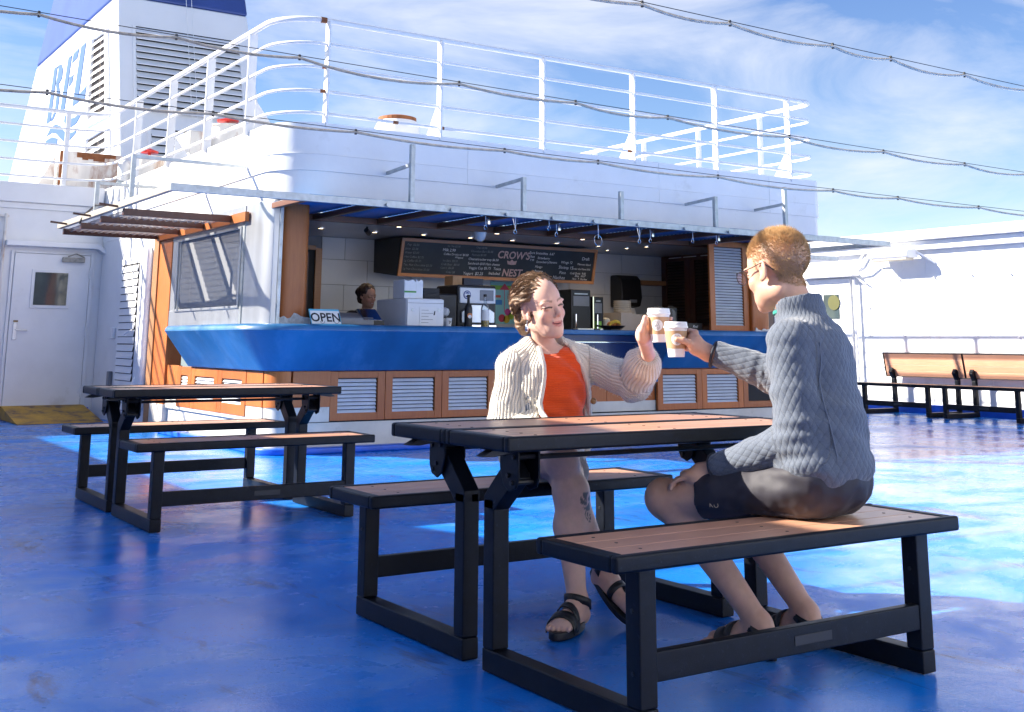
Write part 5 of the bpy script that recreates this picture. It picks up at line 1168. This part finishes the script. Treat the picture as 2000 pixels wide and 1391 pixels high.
F = Field((2.6, 7.6, .80), (3.3, 8.05, 1.36), .010); F.add(ell((2.95, 7.86, 1.08), (.195, .135, .24))); F.add(cone((2.79, 7.86, 1.235), (3.11, 7.86, 1.235), .066, .066), .05)
for s_ in (-1, 1): F.add(cone((2.95+s_*.18, 7.86, 1.23), (2.95+s_*.205, 7.83, 1.08), .062, .056), .03)
F.cut(cone((2.95, 7.85, 1.26), bh_o+V3(.005, .02, -.04), .06, .07)[0], (2.8, 7.7, 1.2), (3.1, 8, 1.36)); v, Fc = F.mesh(); del F; to_obj('shirt', v, Fc, flat('black_cotton', (.012, .012, .016), .9), ba)
tx = MB(); put_text(tx, 'Bfl To', .035, (2.95, 7.70, 1.145), (1, 0, 0), (0, 0, 1), .012); tx.build('shirt_print', 'paper', ba)
F = Field(bh_o-.17, bh_o+.17, .005)
for c, r, k in (((0, -.024, .046), (.086, .104, .088), .01), ((0, -.08, -.03), (.06, .05, .07), .03), ((.03, -.11, .03), (.045, .035, .045), .02)): F.add(ell(bh_o+bh_R@V3(*c), V3(*r), bh_R), k)
def bcut(p):
    q = (p-bh_o)@bh_R; x, y, z = q[..., 0], q[..., 1], q[..., 2]; return np.where(z > .03, .075-.5*np.abs(x), .01)-y
F.cut(bcut, bh_o-.17, bh_o+.17); v, Fc = F.mesh(); del F; n_ = vnorm(v, Fc); v = v+n_*(fbm(v, 40)*.006)[:, None]; to_obj('hair', v, Fc, mat('dark_brown_hair', (.035, .018, .012), .4, var=.3, vs=50, bump=.3, bs=200), ba)
# ================================================================ cups
def coffee_cup(c, label, yaw):
    t = thing('coffee_cup', label, 'cup', (c[0], c[1], c[2]-.062), 'paper coffee cups'); z0 = c[2]-.062
    MB().lathe([(.028, .003), (.0285, 0), (.0295, 0), (.0415, .104), (.0425, .106), (.0415, .108)], (c[0], c[1], z0), 32).build('cup_body', 'cup', t, smooth=True)
    MB().lathe([(.0330, .030), (.0337, .030), (.0412, .094), (.0405, .094)], (c[0], c[1], z0), 32).build('sleeve', 'sleeve', t, smooth=True)
    MB().lathe([(.0425, .103), (.0445, .104), (.0450, .108), (.0435, .112), (.0425, .113), (.0425, .116), (.0415, .125), (.0400, .127), (.0385, .1255), (.0375, .1225), (.001, .1225)], (c[0], c[1], z0), 32).build('lid', 'cup', t, smooth=True)
    # round sticker wrapped on the sleeve
    v = []; f = []; n = 24; rows = 5
    def S(a, h): r = .0337+(.0412-.0337)*((h-.030)/.064)+.0006; return (c[0]+r*math.cos(yaw+a), c[1]+r*math.sin(yaw+a), z0+h)
    v.append(S(0, .063))
    for j in range(1, rows+1):
        for i in range(n):
            q = 2*math.pi*i/n; v.append(S(.56*j/rows*math.cos(q), .063+.0215*j/rows*math.sin(q)))
    f += [(0, 1+i, 1+(i+1) % n) for i in range(n)]
    for j in range(rows-1): f += [(1+j*n+i, 1+(j+1)*n+i, 1+(j+1)*n+(i+1) % n, 1+j*n+(i+1) % n) for i in range(n)]
    so_ = MB().add(v, f).build('sticker', 'paper', t, smooth=True)
    rg = random.Random(4); g = MB()
    def S2(a, h): p = S(a, h); d = Vector((math.cos(yaw+a), math.sin(yaw+a), 0))*.0006; return Vector(p)+d
    strokes = [[(-.25, .075), (-.1, .078), (.0, .073), (.12, .079), (.28, .073)], [(.02, .073), (-.08, .066), (-.02, .060), (.08, .063), (.16, .068), (.1, .073)], [(-.3, .062), (-.22, .056), (-.12, .059), (-.18, .065), (-.3, .062)], [(.05, .058), (.0, .052), (.06, .048), (.14, .050), (.16, .056)], [(-.1, .052), (-.04, .046), (.04, .0455)], [(.2, .062), (.26, .056), (.24, .05)]]
    for s_ in strokes: g.tube([S2(*p) for p in s_], .0005, 4)
    g.build('sticker_drawing', 'ink', so_)
    return t
camdir = lambda c: math.atan2(-3.2-c[1], -2.57-c[0])
coffee_cup(CM, 'paper coffee cup held by the person in the grey jacket', camdir(CM)+.1)
coffee_cup(CWc+V3(0, 0, .003), 'paper coffee cup held by the person in the cream cardigan', camdir(CWc)-.15)

# ================================================================ on and behind the kiosk counter
ZC = 1.131
def simple(name, label, cat, mb, m, bevel=.004, **k): return tag(mb.build(name, m, None, bevel, **k), label, cat)
# OPEN sign
os_ = thing('open_sign', 'white OPEN sign with black letters leaning on the counter by the column', 'sign', (1.95, 6.72, ZC))
A_ = Vector((1.80, 6.66, ZC)); ux = Vector((1, 0, 0)); uy = Vector((-.10, .32, .94)).normalized(); nn = ux.cross(uy).normalized()
def panel(o, u0, u1, w0, w1, t, name, m, par):
    P = [o+ux*a+uy*b+nn*c for c in (0, t) for a, b in ((u0, w0), (u1, w0), (u1, w1), (u0, w1))]
    return MB().add(P, [(3, 2, 1, 0), (4, 5, 6, 7), (0, 1, 5, 4), (1, 2, 6, 5), (2, 3, 7, 6), (3, 0, 4, 7)]).build(name, m, par)
panel(A_, 0, .30, 0, .145, .01, 'board', flat('sign_blue', (.10, .45, .65)), os_); panel(A_+nn*.0101, .006, .294, .004, .128, .002, 'face', 'paper', os_)
tx = MB(); put_text(tx, 'OPEN', .115, A_+nn*.0125+ux*.15+uy*.026, ux, uy, .0006, align='CENTER', bold=.0025); tx.build('letters', 'ink', os_)
for q in (.11, .25): MB().tube([A_+nn*.015+ux*(q+.022*math.cos(a))+uy*(.028+.022*math.sin(a)) for a in [math.pi+math.pi*i/8 for i in range(9)]], .002, 5).build('sign_hook', flat('sign_wire', (.05, .12, .2)), os_)
# till
tl = thing('cash_register', 'dark grey till with a silver display on the counter', 'till', (2.33, 6.95, ZC))
MB().prism([(6.78, ZC), (7.25, ZC), (7.25, ZC+.13), (6.95, ZC+.115), (6.78, ZC+.07)], 0, 2.10, 2.50).build('body', 'grey_plastic', tl, .012)
MB().prism([(6.76, ZC+.05), (6.80, ZC+.05), (6.96, ZC+.15), (6.92, ZC+.16)], 0, 2.38, 2.58).build('display', 'chrome', tl, .006)
MB().box(2.4, 2.62, 6.8, 7.1, ZC, ZC+.05).build('card_reader', 'black_soft', tl, .006); MB().box(2.08, 2.11, 6.8, 7.2, ZC+.07, ZC+.12).build('side_trim', 'steel', tl, .004)
# fridge with paper list
fg = thing('mini_fridge', 'small white fridge with a paper list on the counter', 'fridge', (3.1, 7.2, ZC))
MB().box(2.86, 3.28, 6.82, 7.45, ZC, ZC+.27).build('cabinet', 'fridge', fg, .012); MB().box(2.865, 3.275, 6.80, 6.82, ZC+.005, ZC+.262).build('door', 'fridge', fg, .006)
MB().box(2.87, 3.27, 6.797, 6.80, ZC+.222, ZC+.226).build('door_seam', 'grey_plastic', fg)
for x in (2.92, 3.22): MB().lathe([(.015, 0), (.015, .002)], (x, 6.798, ZC+.16), 14, Vector((0, -1, 0))).build('badge', 'steel', fg)
pl = thing('paper_list', 'printed white list taped to the front of the white fridge', 'paper', (3.08, 6.795, ZC)); MB().box(3.0, 3.19, 6.7965, 6.7985, ZC+.004, ZC+.185).build('sheet', 'paper', pl)
for i in range(5): MB().box(3.02, 3.10+.05*(i % 2), 6.7955, 6.7963, ZC+.155-.03*i, ZC+.158-.03*i).build('print_line', 'ink', pl)
MB().prism([(3.155, ZC+.11), (3.165, ZC+.15), (3.175, ZC+.15), (3.17, ZC+.11)], 1, 6.793, 6.796).build('pen_clip', 'ink', pl)
MB().prism([(2.925, ZC+.275), (3.0, ZC+.275), (3.0, ZC+.44), (2.965, ZC+.455), (2.925, ZC+.44)], 1, 6.85, 7.05).box(2.924, 3.001, 6.848, 6.85, ZC+.325, ZC+.345)
bagL = thing('paper_bag', 'white paper bag with a green band standing on the fridge', 'bag', (2.95, 6.95, ZC+.27)); MB().prism([(2.86, ZC+.271), (2.99, ZC+.271), (2.99, ZC+.43), (2.955, ZC+.455), (2.90, ZC+.44), (2.86, ZC+.45)], 1, 6.86, 7.10).build('bag', 'paper', bagL, .004); MB().box(2.859, 2.991, 6.857, 6.86, ZC+.325, ZC+.342).build('green_band', flat('green_print', (.08, .32, .05)), bagL)
b2 = thing('paper_bag', 'plain white paper bag beside the green-banded one on the fridge', 'bag', (3.05, 6.95, ZC+.27)); MB().prism([(3.0, ZC+.271), (3.08, ZC+.271), (3.08, ZC+.445), (3.055, ZC+.46), (3.03, ZC+.438), (3.0, ZC+.462)], 1, 6.88, 7.05).build('bag', 'paper', b2, .004)
tr_ = thing('tray_stack', 'stack of black plastic trays on top of the fridge', 'trays', (3.19, 7.1, ZC+.27))
for i in range(8): MB().box(3.10+.002*(i % 2), 3.275+.003*(i % 3), 6.9, 7.3, ZC+.272+.0135*i, ZC+.283+.0135*i).build('tray', 'black_soft', tr_, .002)
# wrapped cups, branded cup, bottles
for i, (x, z, lb) in enumerate(((3.41, .13, 'crumpled clear bag above the branded cup'), (3.42, .03, 'crumpled clear bag resting on the counter'))):
    m_ = MB(); rg = random.Random(i); m_.lathe([(.012, -.045), (.035, -.03), (.045, 0), (.034, .03), (.01, .042)], (x, 7.0, ZC+z+.02), 10); m_.v = [(a+rg.uniform(-.008, .008), b+rg.uniform(-.008, .008), c+rg.uniform(-.006, .006)) for a, b, c in m_.v]; tag(m_.build('plastic_bag', flat('cloudy_plastic', (.6, .62, .66), .2), None), lb, 'bag')
simple('coffee_grinder', 'black coffee grinder body behind the clear bags', 'grinder', MB().box(3.40, 3.62, 7.12, 7.45, ZC, ZC+.34), 'black_soft', .02)
cu = thing('branded_cup', 'small white paper cup with a black swirl by the fridge', 'cup', (3.36, 6.85, ZC)); MB().lathe([(.026, 0), (.036, .085), (.038, .087)], (3.36, 6.85, ZC), 20).build('cup', 'cup', cu, smooth=True); MB().tube([(3.345, 6.815, ZC+.06), (3.358, 6.815, ZC+.045), (3.35, 6.82, ZC+.03), (3.37, 6.815, ZC+.055)], .003, 5).build('swirl', 'ink', cu)
def bottle(x, y, h, r, m, label, liq=None, lab=None):
    b = thing('bottle', label, 'bottle', (x, y, ZC)); pr = [(r*.95, 0), (r, .008), (r, h*.60), (r*.85, h*.68), (r*.36, h*.78), (r*.33, h*.96), (r*.4, h*.965), (r*.4, h)]
    MB().lathe(pr, (x, y, ZC), 20).build('glass', m, b, smooth=True)
    if liq: MB().lathe([(r*.9, .004), (r*.93, .01), (r*.93, h*.45)], (x, y, ZC), 20).build('liquid', liq, b, smooth=True)
    if lab: MB().lathe([(r+.0006, h*.22), (r+.0008, h*.22), (r+.0008, h*.55), (r+.0006, h*.55)], (x, y, ZC), 20).build('label', lab, b, smooth=True)
    MB().lathe([(r*.42, h*.97), (r*.42, h*1.04), (r*.2, h*1.05)], (x, y, ZC), 12).build('cap', 'black_soft', b)
    return b
bt = bottle(3.61, 6.88, .31, .040, 'black_soft', 'dark bottle with an orange and white oval label', None, 'black_soft')
MB().lathe([(.026, 0), (.026, .002)], (3.6, 6.836, ZC+.115), 18, Vector((-.3, -1, 0))).build('oval_label', flat('label_orange', (.62, .22, .06)), bt); MB().lathe([(.018, 0), (.018, .002)], (3.5993, 6.8335, ZC+.105), 14, Vector((-.3, -1, 0))).build('oval_label', 'paper', bt)
bottle(3.81, 6.88, .32, .043, 'clear', 'clear glass bottle of yellow syrup with a white label', flat('yellow_syrup', (.55, .38, .05), .2), 'paper')
# coffee machine
cm = thing('coffee_machine', 'white and black coffee machine with a round blue badge', 'coffee machine', (3.85, 7.3, ZC))
MB().box(3.64, 4.12, 7.15, 7.6, ZC, ZC+.44).build('body', 'black_soft', cm, .02); MB().box(3.66, 4.10, 7.13, 7.15, ZC+.25, ZC+.41).build('front', 'fridge', cm, .015)
MB().lathe([(.045, 0), (.045, .004)], (3.745, 7.13, ZC+.335), 22, Vector((0, -1, 0))).build('badge', 'funnel_blue', cm); MB().lathe([(.035, 0), (.035, .002)], (3.745, 7.1255, ZC+.335), 22, Vector((0, -1, 0))).build('badge_ring', 'paper', cm); MB().lathe([(.029, 0), (.029, .002)], (3.745, 7.1232, ZC+.335), 22, Vector((0, -1, 0))).build('badge_core', 'funnel_blue', cm); MB().box(3.715, 3.775, 7.119, 7.1212, ZC+.325, ZC+.347).build('badge_bar', 'paper', cm)
MB().box(3.90, 4.07, 7.124, 7.13, ZC+.28, ZC+.39).build('screen', 'grey_plastic', cm, .004); MB().prism([(3.68, ZC+.05), (4.08, ZC+.05), (4.08, ZC+.16), (3.95, ZC+.235), (3.8, ZC+.235), (3.68, ZC+.16)], 1, 7.12, 7.149).build('drip_panel', 'stainless', cm, .006)
MB().box(3.7, 4.06, 7.05, 7.15, ZC, ZC+.03).build('drip_tray', 'chrome', cm, .004)
simple('cardboard_box', 'small brown box and dark carton behind the coffee machine', 'box', MB().box(3.86, 3.98, 7.62, 7.8, ZC, ZC+.56), 'cardboard'); simple('dark_carton', 'dark carton standing behind the coffee machine', 'carton', MB().box(4.0, 4.25, 7.62, 7.8, ZC, ZC+.54), flat('navy_card', (.012, .018, .04)))
MB()
# poster
ps = thing('smoothie_poster', 'turquoise smoothie poster with fruit on the back wall', 'poster', (5.5, 9.3, 1.5)); px0, px1, pz0, pz1 = 5.42, 5.80, 1.22, 1.75
MB().box(px0, px1, 9.296, 9.304, pz0, pz1).build('sheet', flat('poster_aqua', (.28, .60, .62)), ps); MB().box(px0, px1, 9.293, 9.296, pz1-.10, pz1-.045).build('leaf_band', flat('poster_green', (.25, .55, .08)), ps)
MB().prism([(px0+.13, pz1-.10), (px0+.21, pz1-.02), (px0+.29, pz1-.10)], 1, 9.290, 9.293).build('parasol', flat('poster_pink', (.65, .07, .12)), ps); MB().box(px0+.205, px0+.212, 9.291, 9.293, pz0+.15, pz1-.1).build('parasol_stick', flat('poster_pink', (.65, .07, .12)), ps)
MB().box(px0+.03, px0+.17, 9.291, 9.293, pz0+.24, pz0+.30).build('poster_word', flat('poster_blue', (.05, .25, .6)), ps); MB().box(px0+.04, px0+.15, 9.291, 9.293, pz0+.33, pz0+.36).build('poster_word', flat('poster_red', (.6, .12, .08)), ps)
for x, z, r, c in ((.17, .07, .05, (.55, .05, .08)), (.24, .06, .05, (.6, .42, .03)), (.31, .10, .045, (.35, .5, .05)), (.26, .15, .045, (.5, .06, .25)), (.32, .22, .03, (.7, .55, .2))): MB().lathe([(r, 0), (r, .003)], (px0+x, 9.293, pz0+z), 16, Vector((0, -1, 0))).build('fruit_print', flat('fruit_%d' % int(x*100+z*10), c), ps)
# brewers
ZB = 1.131
for x0, x1, h, lb in ((5.92, 6.22, .50, 'tall black coffee brewer behind the raised arm'), (6.25, 6.42, .42, 'narrow black coffee brewer with a pale edge beside the taller one')):
    g = thing('coffee_brewer', lb, 'brewer', (x0, 8.3, ZB)); MB().box(x0, x1, 8.25, 8.7, ZB, ZB+h).build('body', 'black_soft', g, .01)
    MB().box(x0+.05, x1-.05, 8.244, 8.25, ZB+h-.06, ZB+h-.045).build('name_strip', 'steel', g); MB().box(x0+.03, x1-.03, 8.243, 8.25, ZB+h-.2, ZB+h-.08).build('panel', 'grey_plastic', g); MB().tube([(x0+.05, 8.22, ZB+.2), (x0+.05, 8.22, ZB+.02)], .01, 6).build('spout', 'chrome', g); MB().box(x0+.03, x1-.03, 8.15, 8.25, ZB, ZB+.03).build('drip_tray', 'stainless', g, .003)
    if x1-x0 < .2: MB().box(x0-.004, x0+.012, 8.24, 8.25, ZB, ZB+h).build('edge', 'chrome', g); MB().box(x0+.04, x1-.04, 8.242, 8.25, ZB+.02, ZB+.12).build('green_print', flat('poster_green', (.25, .55, .08)), g)
simple('paper_roll', 'cream rounded canister beside the narrow brewer', 'canister', MB().lathe([(.06, 0), (.06, .12), (.05, .155), (.02, .17)], (6.53, 8.35, ZB), 18), flat('cream_plastic', (.6, .58, .48)), 0, smooth=True)
# towel dispenser on the wall
td = thing('towel_dispenser', 'black paper towel dispenser on the wall below the board end', 'dispenser', (7.6, 9.2, 1.6))
MB().prism([(9.3, 1.46), (9.08, 1.48), (9.04, 1.60), (9.07, 1.84), (9.14, 1.9), (9.3, 1.9)], 0, 7.36, 7.72).build('case', 'black_soft', td, .02); MB().box(7.5, 7.62, 9.04, 9.06, 1.53, 1.57).build('window', 'grey_plastic', td, .003); MB().prism([(9.10, 1.46), (9.11, 1.46), (9.06, 1.34), (9.05, 1.35)], 0, 7.46, 7.62).build('paper_sheet', 'paper', td)
simple('shelf_board', 'oak shelf end beside the towel dispenser', 'shelf', MB().box(7.75, 8.2, 9.1, 9.3, 1.78, 1.84), 'wood_frame')
# stacks and boxes
st_ = thing('cup_tray_stack', 'stack of tan cup holders on the beige boxes', 'cup holders', (6.75, 8.3, 1.36))
for i in range(11): MB().lathe([(.108+.004*(i % 2), 0), (.112-.004*(i % 2), .012)], (6.80, 8.35, 1.37+i*.0135), 20).build('cup_holder', flat('tan_pulp', (.52, .47, .38)), st_, smooth=True)
simple('beige_box', 'beige box under the tan cup holders', 'box', MB().box(6.66, 6.86, 8.2, 8.6, ZB, 1.365), flat('beige_card', (.55, .48, .42))); simple('beige_box', 'beige box right of the one carrying the cup holders', 'box', MB().box(6.865, 7.10, 8.22, 8.6, ZB, 1.345), flat('beige_card', (.55, .48, .42)))
# fruit tray
ft = thing('fruit_tray', 'black tray on the back counter holding fruit', 'tray', (6.2, 7.5, ZB)); MB().lathe([(.10, 0), (.12, .004), (.16, .035), (.155, .037), (.115, .010), (.01, .008)], (6.05, 7.62, ZB+.02), 24).build('dish', 'black_soft', ft, smooth=True); MB().tube([(5.87, 7.62, ZB+.05), (5.82, 7.62, ZB+.052)], .012, 6).build('handle', 'black_soft', ft); MB().box(5.98, 6.12, 7.55, 7.7, ZB, ZB+.022).build('foot', 'black_soft', ft)
M['banana'] = mat('banana_yellow', (.75, .50, .05), .5, var=.15, vs=30); M['peach'] = mat('peach', (.65, .25, .09), .6, var=.3, vs=20)
for k in range(2): tag(MB().tube([(5.95+.02*k, 7.55+.03*k, ZB+.05), (5.98+.02*k, 7.54+.03*k, ZB+.09), (6.03+.02*k, 7.53+.03*k, ZB+.105), (6.08+.02*k, 7.54+.03*k, ZB+.10), (6.12+.01*k, 7.55+.03*k, ZB+.07)], [.006, .018, .021, .018, .006], 10).build('banana', 'banana', None, smooth=True), ['front banana in the black fruit tray', 'rear banana in the black fruit tray'][k], 'banana')
for k, (x, y) in enumerate(((6.0, 7.60), (6.06, 7.62), (6.12, 7.60), (6.16, 7.66))): tag(MB().lathe([(.004, -.034), (.026, -.024), (.036, 0), (.028, .022), (.006, .032)], (x, y, ZB+.07), 14).build('peach', 'peach', None, smooth=True), 'round orange fruit in the black tray, %s' % ('leftmost', 'second from left', 'third from left', 'rightmost')[k], 'fruit')
# tall clear cup dispensers
for k, (x, h) in enumerate(((7.20, .33), (7.42, .33))):
    g = thing('cup_dispenser', ('tall clear tube of lids, left of the pair near the shutters', 'tall clear tube of lids, right of the pair near the shutters')[k], 'dispenser', (x, 8.1, ZB)); MB().prism([(x-.04, ZB), (x+.04, ZB), (x+.04, ZB+h-.03), (x-.04, ZB+h)], 1, 8.06, 8.14).build('tube', 'clear', g); MB().prism([(x-.028, ZB+.01), (x+.028, ZB+.01), (x+.028, ZB+h-.07), (x-.028, ZB+h-.05)], 1, 8.07, 8.13).build('lids', 'cup', g)
bb_ = thing('black_carton', 'black carton with white script at the right end of the counter', 'carton', (7.3, 7.6, ZB)); MB().box(7.05, 7.28, 7.40, 7.62, ZC, ZC+.10).build('carton', 'black_soft', bb_, .004); tx = MB(); put_text(tx, 'Real', .045, (7.12, 7.40, ZC+.045), (1, 0, 0), (0, 0, 1), .001, shear=.3); tx.build('script', 'paper', bb_)
# spotted cloth at the counter end, stands in for a customer's dotted shirt
cl = MB(); rr = random.Random(8)
for i in range(13):
    for j in range(11): cl.v.append((8.32+i*.02, 6.86+.018*math.sin(i*.9+j*.2), 1.10+j*.024))
for i in range(12):
    for j in range(10): k = i*11+j; cl.f.append((k, k+1, k+12, k+11))
co = thing('spotted_cloth', 'blue cloth with white dots standing in for a customer at the counter end', 'cloth', (8.4, 6.86, 1.1)); o = cl.build('cloth', flat('royal_blue_cotton', (.02, .07, .26), .9), co, smooth=True); solid(o, .004)
for k in range(34): i, j = rr.randrange(1, 12), rr.randrange(1, 10); p = cl.v[i*11+j]; MB().lathe([(.006, 0), (.006, .001)], (p[0], p[1]-.004, p[2]), 8, Vector((0, -1, 0))).build('dot', 'paper', co)
# shelves of snacks behind the side window
sh = thing('snack_shelves', 'shelves of packets behind the kiosk side window', 'shelves', (1.7, 8.4, 1.1)); 
for z in (1.30, 1.52, 1.74, 1.96): MB().box(1.56, 1.85, 7.5, 9.3, z, z+.015).build('shelf', 'stainless', sh)
MB().box(1.86, 1.88, 7.5, 9.3, 1.1, 2.2).build('back', 'grey_plastic', sh)
rr = random.Random(2); cols = [(.5, .08, .06), (.6, .6, .6), (.1, .25, .5), (.55, .45, .35), (.35, .2, .15), (.15, .4, .5), (.6, .3, .3)]
for z in (1.316, 1.536, 1.756):
    y = 7.55
    while y < 9.2:
        w = rr.uniform(.07, .13); h_ = rr.uniform(.10, .17); c_ = rr.randrange(len(cols))
        tag(MB().box(1.60, 1.72, y, y+w, z, z+h_).build('snack_box', flat('pack_%d' % c_, cols[c_]), None, .003), 'packet on the %s snack shelf behind the side window' % {1.316: 'bottom', 1.536: 'middle', 1.756: 'top'}[z], 'packet', 'packets on the snack shelves, row %d' % int(z*10-12)); y += w+rr.uniform(.01, .06)
# ================================================================ chalkboard
cb = thing('menu_board', "chalkboard menu reading CROW'S NEST in an oak frame", 'menu board', (5.17, 8.6, 1.7))
O_ = Vector((3.745, 8.70, 1.735)); ux = Vector((1, 0, 0)); uy = (Vector((3.745, 8.60, 2.17))-O_).normalized(); nn = ux.cross(uy).normalized(); BW, BH = 2.85, .446
panel(O_, 0, BW, 0, BH, .012, 'slate', 'board', cb)
for u0, u1, w0, w1 in ((0, BW, 0, .036), (0, BW, BH-.036, BH), (0, .036, .036, BH-.036), (BW-.036, BW, .036, BH-.036)): panel(O_, u0, u1, w0, w1, .028, 'frame_rail', 'wood_frame', cb)
MB().prism([(8.72, 1.735), (9.3, 1.80), (9.3, 2.19), (8.62, 2.17)], 0, 3.75, 6.58).build('cabinet', 'black_soft', cb)
def chalk(s, x, y, size, m='chalk', **k):
    t = MB(); put_text(t, s, size, O_+ux*x+uy*y+nn*.0125, ux+uy*random.uniform(-.015, .02), uy, .0005, shear=.15, **k); t.build('chalk_writing', m, cb)
for i, (s, x) in enumerate((('Pop  $2.50', .08), ('Juice  $2.50', .06), ('Water $2.00', .06), ('Hot Coffee $2.75', .06), ('Lg Coffee $3.25', .06), ('Tea, Hot Chocolate $2.50', .06), ('Lg Hot Chocolate $3.00', .06))): chalk(s, x, .36-.047*i, .036, 'chalk_dim')
for s, x, y, z, m in (('Ice Tea $2.50', .62, .37, .032, 'chalk_dim'), ('Milk 2.99', .56, .318, .048, 'chalk'), ('Coffee Drinks w/ $4.50', .58, .272, .036, 'chalk'), ('Whipped', .74, .24, .030, 'chalk'), ('Ice Bars  $3.50', .58, .195, .034, 'chalk_dim'), ('Craft Beer  $8.00', .56, .15, .036, 'chalk_dim'), ('Coors  $6.50', .56, .108, .034, 'chalk_dim'), ('Cider $8', .64, .06, .034, 'chalk_dim'), ('Chips $2.00', 1.02, .372, .032, 'chalk_dim'), ('Chocolate Bars $2.00', .95, .325, .036, 'chalk_dim'), ('Peanuts $2.00', .97, .28, .036, 'chalk_dim'), ('Cheese/cracker tray $6.50', .93, .228, .040, 'chalk'), ('Sandwich-$10 Ham cheese', .93, .175, .042, 'chalk'), ('Veggie Cup $5.75', .95, .118, .044, 'chalk'), ('Taxes', 1.30, .122, .046, 'chalk'), ('Yogurt  $2.25', .88, .048, .050, 'chalk'), ('Included', 1.24, .064, .048, 'chalk'),
    ('Pure Smoothies  6.67', 1.80, .345, .044, 'chalk'), ('16oz', 1.80, .298, .044, 'chalk'), ('Strawberry', 1.93, .285, .042, 'chalk'), ('Strawberry/banana', 1.92, .235, .042, 'chalk'), ('Mango', 1.91, .175, .042, 'chalk'), ('Banana', 1.91, .118, .044, 'chalk'), ('7.99', 1.82, .255, .036, 'chalk'), ('Draft', 2.62, .30, .056, 'chalk'), ('Wings 12', 2.30, .245, .046, 'chalk'), ('Merman Island', 2.56, .235, .036, 'chalk'), ('Shrimp 15', 2.27, .178, .056, 'chalk'), ('Under the Palms 8.50', 2.49, .175, .032, 'chalk'), ('Pizza', 2.29, .112, .052, 'chalk'), ('Cold Drink  9.00', 2.46, .115, .036, 'chalk'), ('Nachos', 2.20, .045, .062, 'chalk'), ('20oz  10.57', 2.54, .082, .036, 'chalk'), ('16oz  T. Hockey', 2.50, .045, .036, 'chalk')): chalk(s, x, y, z, m)
chalk("CROW'S", 1.335, .272, .125, 'chalk_rose', bold=.003); chalk('NEST', 1.43, .052, .125, 'chalk_rose', bold=.003)
cp_ = [(1.50, .20), (1.485, .245), (1.53, .235), (1.555, .262), (1.585, .238), (1.63, .248), (1.62, .20), (1.56, .193)]; P_ = [O_+ux*a+uy*b+nn*.0131 for a, b in cp_]; MB().add(P_, [tuple(range(len(P_)))]).build('chalk_crown', 'chalk_rose', cb)
# ================================================================ rope lights overhead
def rope(A, B, label, step, n_ext, wire_sag):
    A = Vector(A); B = Vector(B); D = B-A; L_ = D.length; d = D/L_; t = thing('rope_light', label, 'rope light', tuple(A), 'rope lights strung over the deck')
    def wp(s): u = s/L_; return A+d*s+Vector((0, 0, -wire_sag*4*u*(1-u)))
    n = int(L_/.4); MB().tube([wp(L_*i/n) for i in range(n+1)], .0022, 5).build('wire', 'cable', t)
    rg = random.Random(int(L_*100)); s = .2; pts = []; ties = []
    while s < L_-step:
        st = step*rg.uniform(.75, 1.3); sg = st*rg.uniform(.018, .048); ties.append(s)
        for k in range(8): u = k/8; pts.append(wp(s+st*u)+Vector((0, 0, -.012-sg*4*u*(1-u))))
        s += st
    MB().tube(pts, .0082, 7).build('rope', 'rope', t, smooth=True)
    for q in ties: p = wp(q); MB().bar(p+Vector((0, 0, .006)), p+Vector((0, 0, -.026)), .010, .012).build('tie', 'cable', t)
    b = MB()
    for i in range(len(pts)-1):
        for u in (.1, .35, .6, .85):
            c = pts[i].lerp(pts[i+1], u)+Vector((-.25, -.35, .1)).normalized()*.0076; r = .0026; k = len(b.v); b.v += [tuple(c+Vector(o)*r) for o in ((1, 0, 0), (-1, 0, 0), (0, 1, 0), (0, -1, 0), (0, 0, 1), (0, 0, -1))]; b.f += [tuple(k+j for j in f) for f in ((0, 2, 4), (2, 1, 4), (1, 3, 4), (3, 0, 4), (2, 0, 5), (1, 2, 5), (3, 1, 5), (0, 3, 5))]
    b.build('beads', 'led', t)['kind'] = 'stuff'
def ext(a, b, x0, x1): a, b = Vector(a), Vector(b); d = (b-a)/(b.x-a.x); return a+d*(x0-a.x), a+d*(x1-a.x)
rope(*ext((-1.67, 2.71, 2.60), (5.73, 2.02, 2.36), -3.4, 12.3), 'rope light crossing in front of the roof railing', .85, 0, .05)
rope(*ext((-1.57, 3.08, 2.29), (6.25, 2.38, 2.13), -3.4, 12.3), 'lower rope light crossing the white kiosk fascia', .85, 0, .06)
rope(*ext((.83, .81, 2.57), (4.08, .94, 2.61), -3.4, 12.2), 'rope light nearest the camera in the upper right sky', .62, 0, .02)
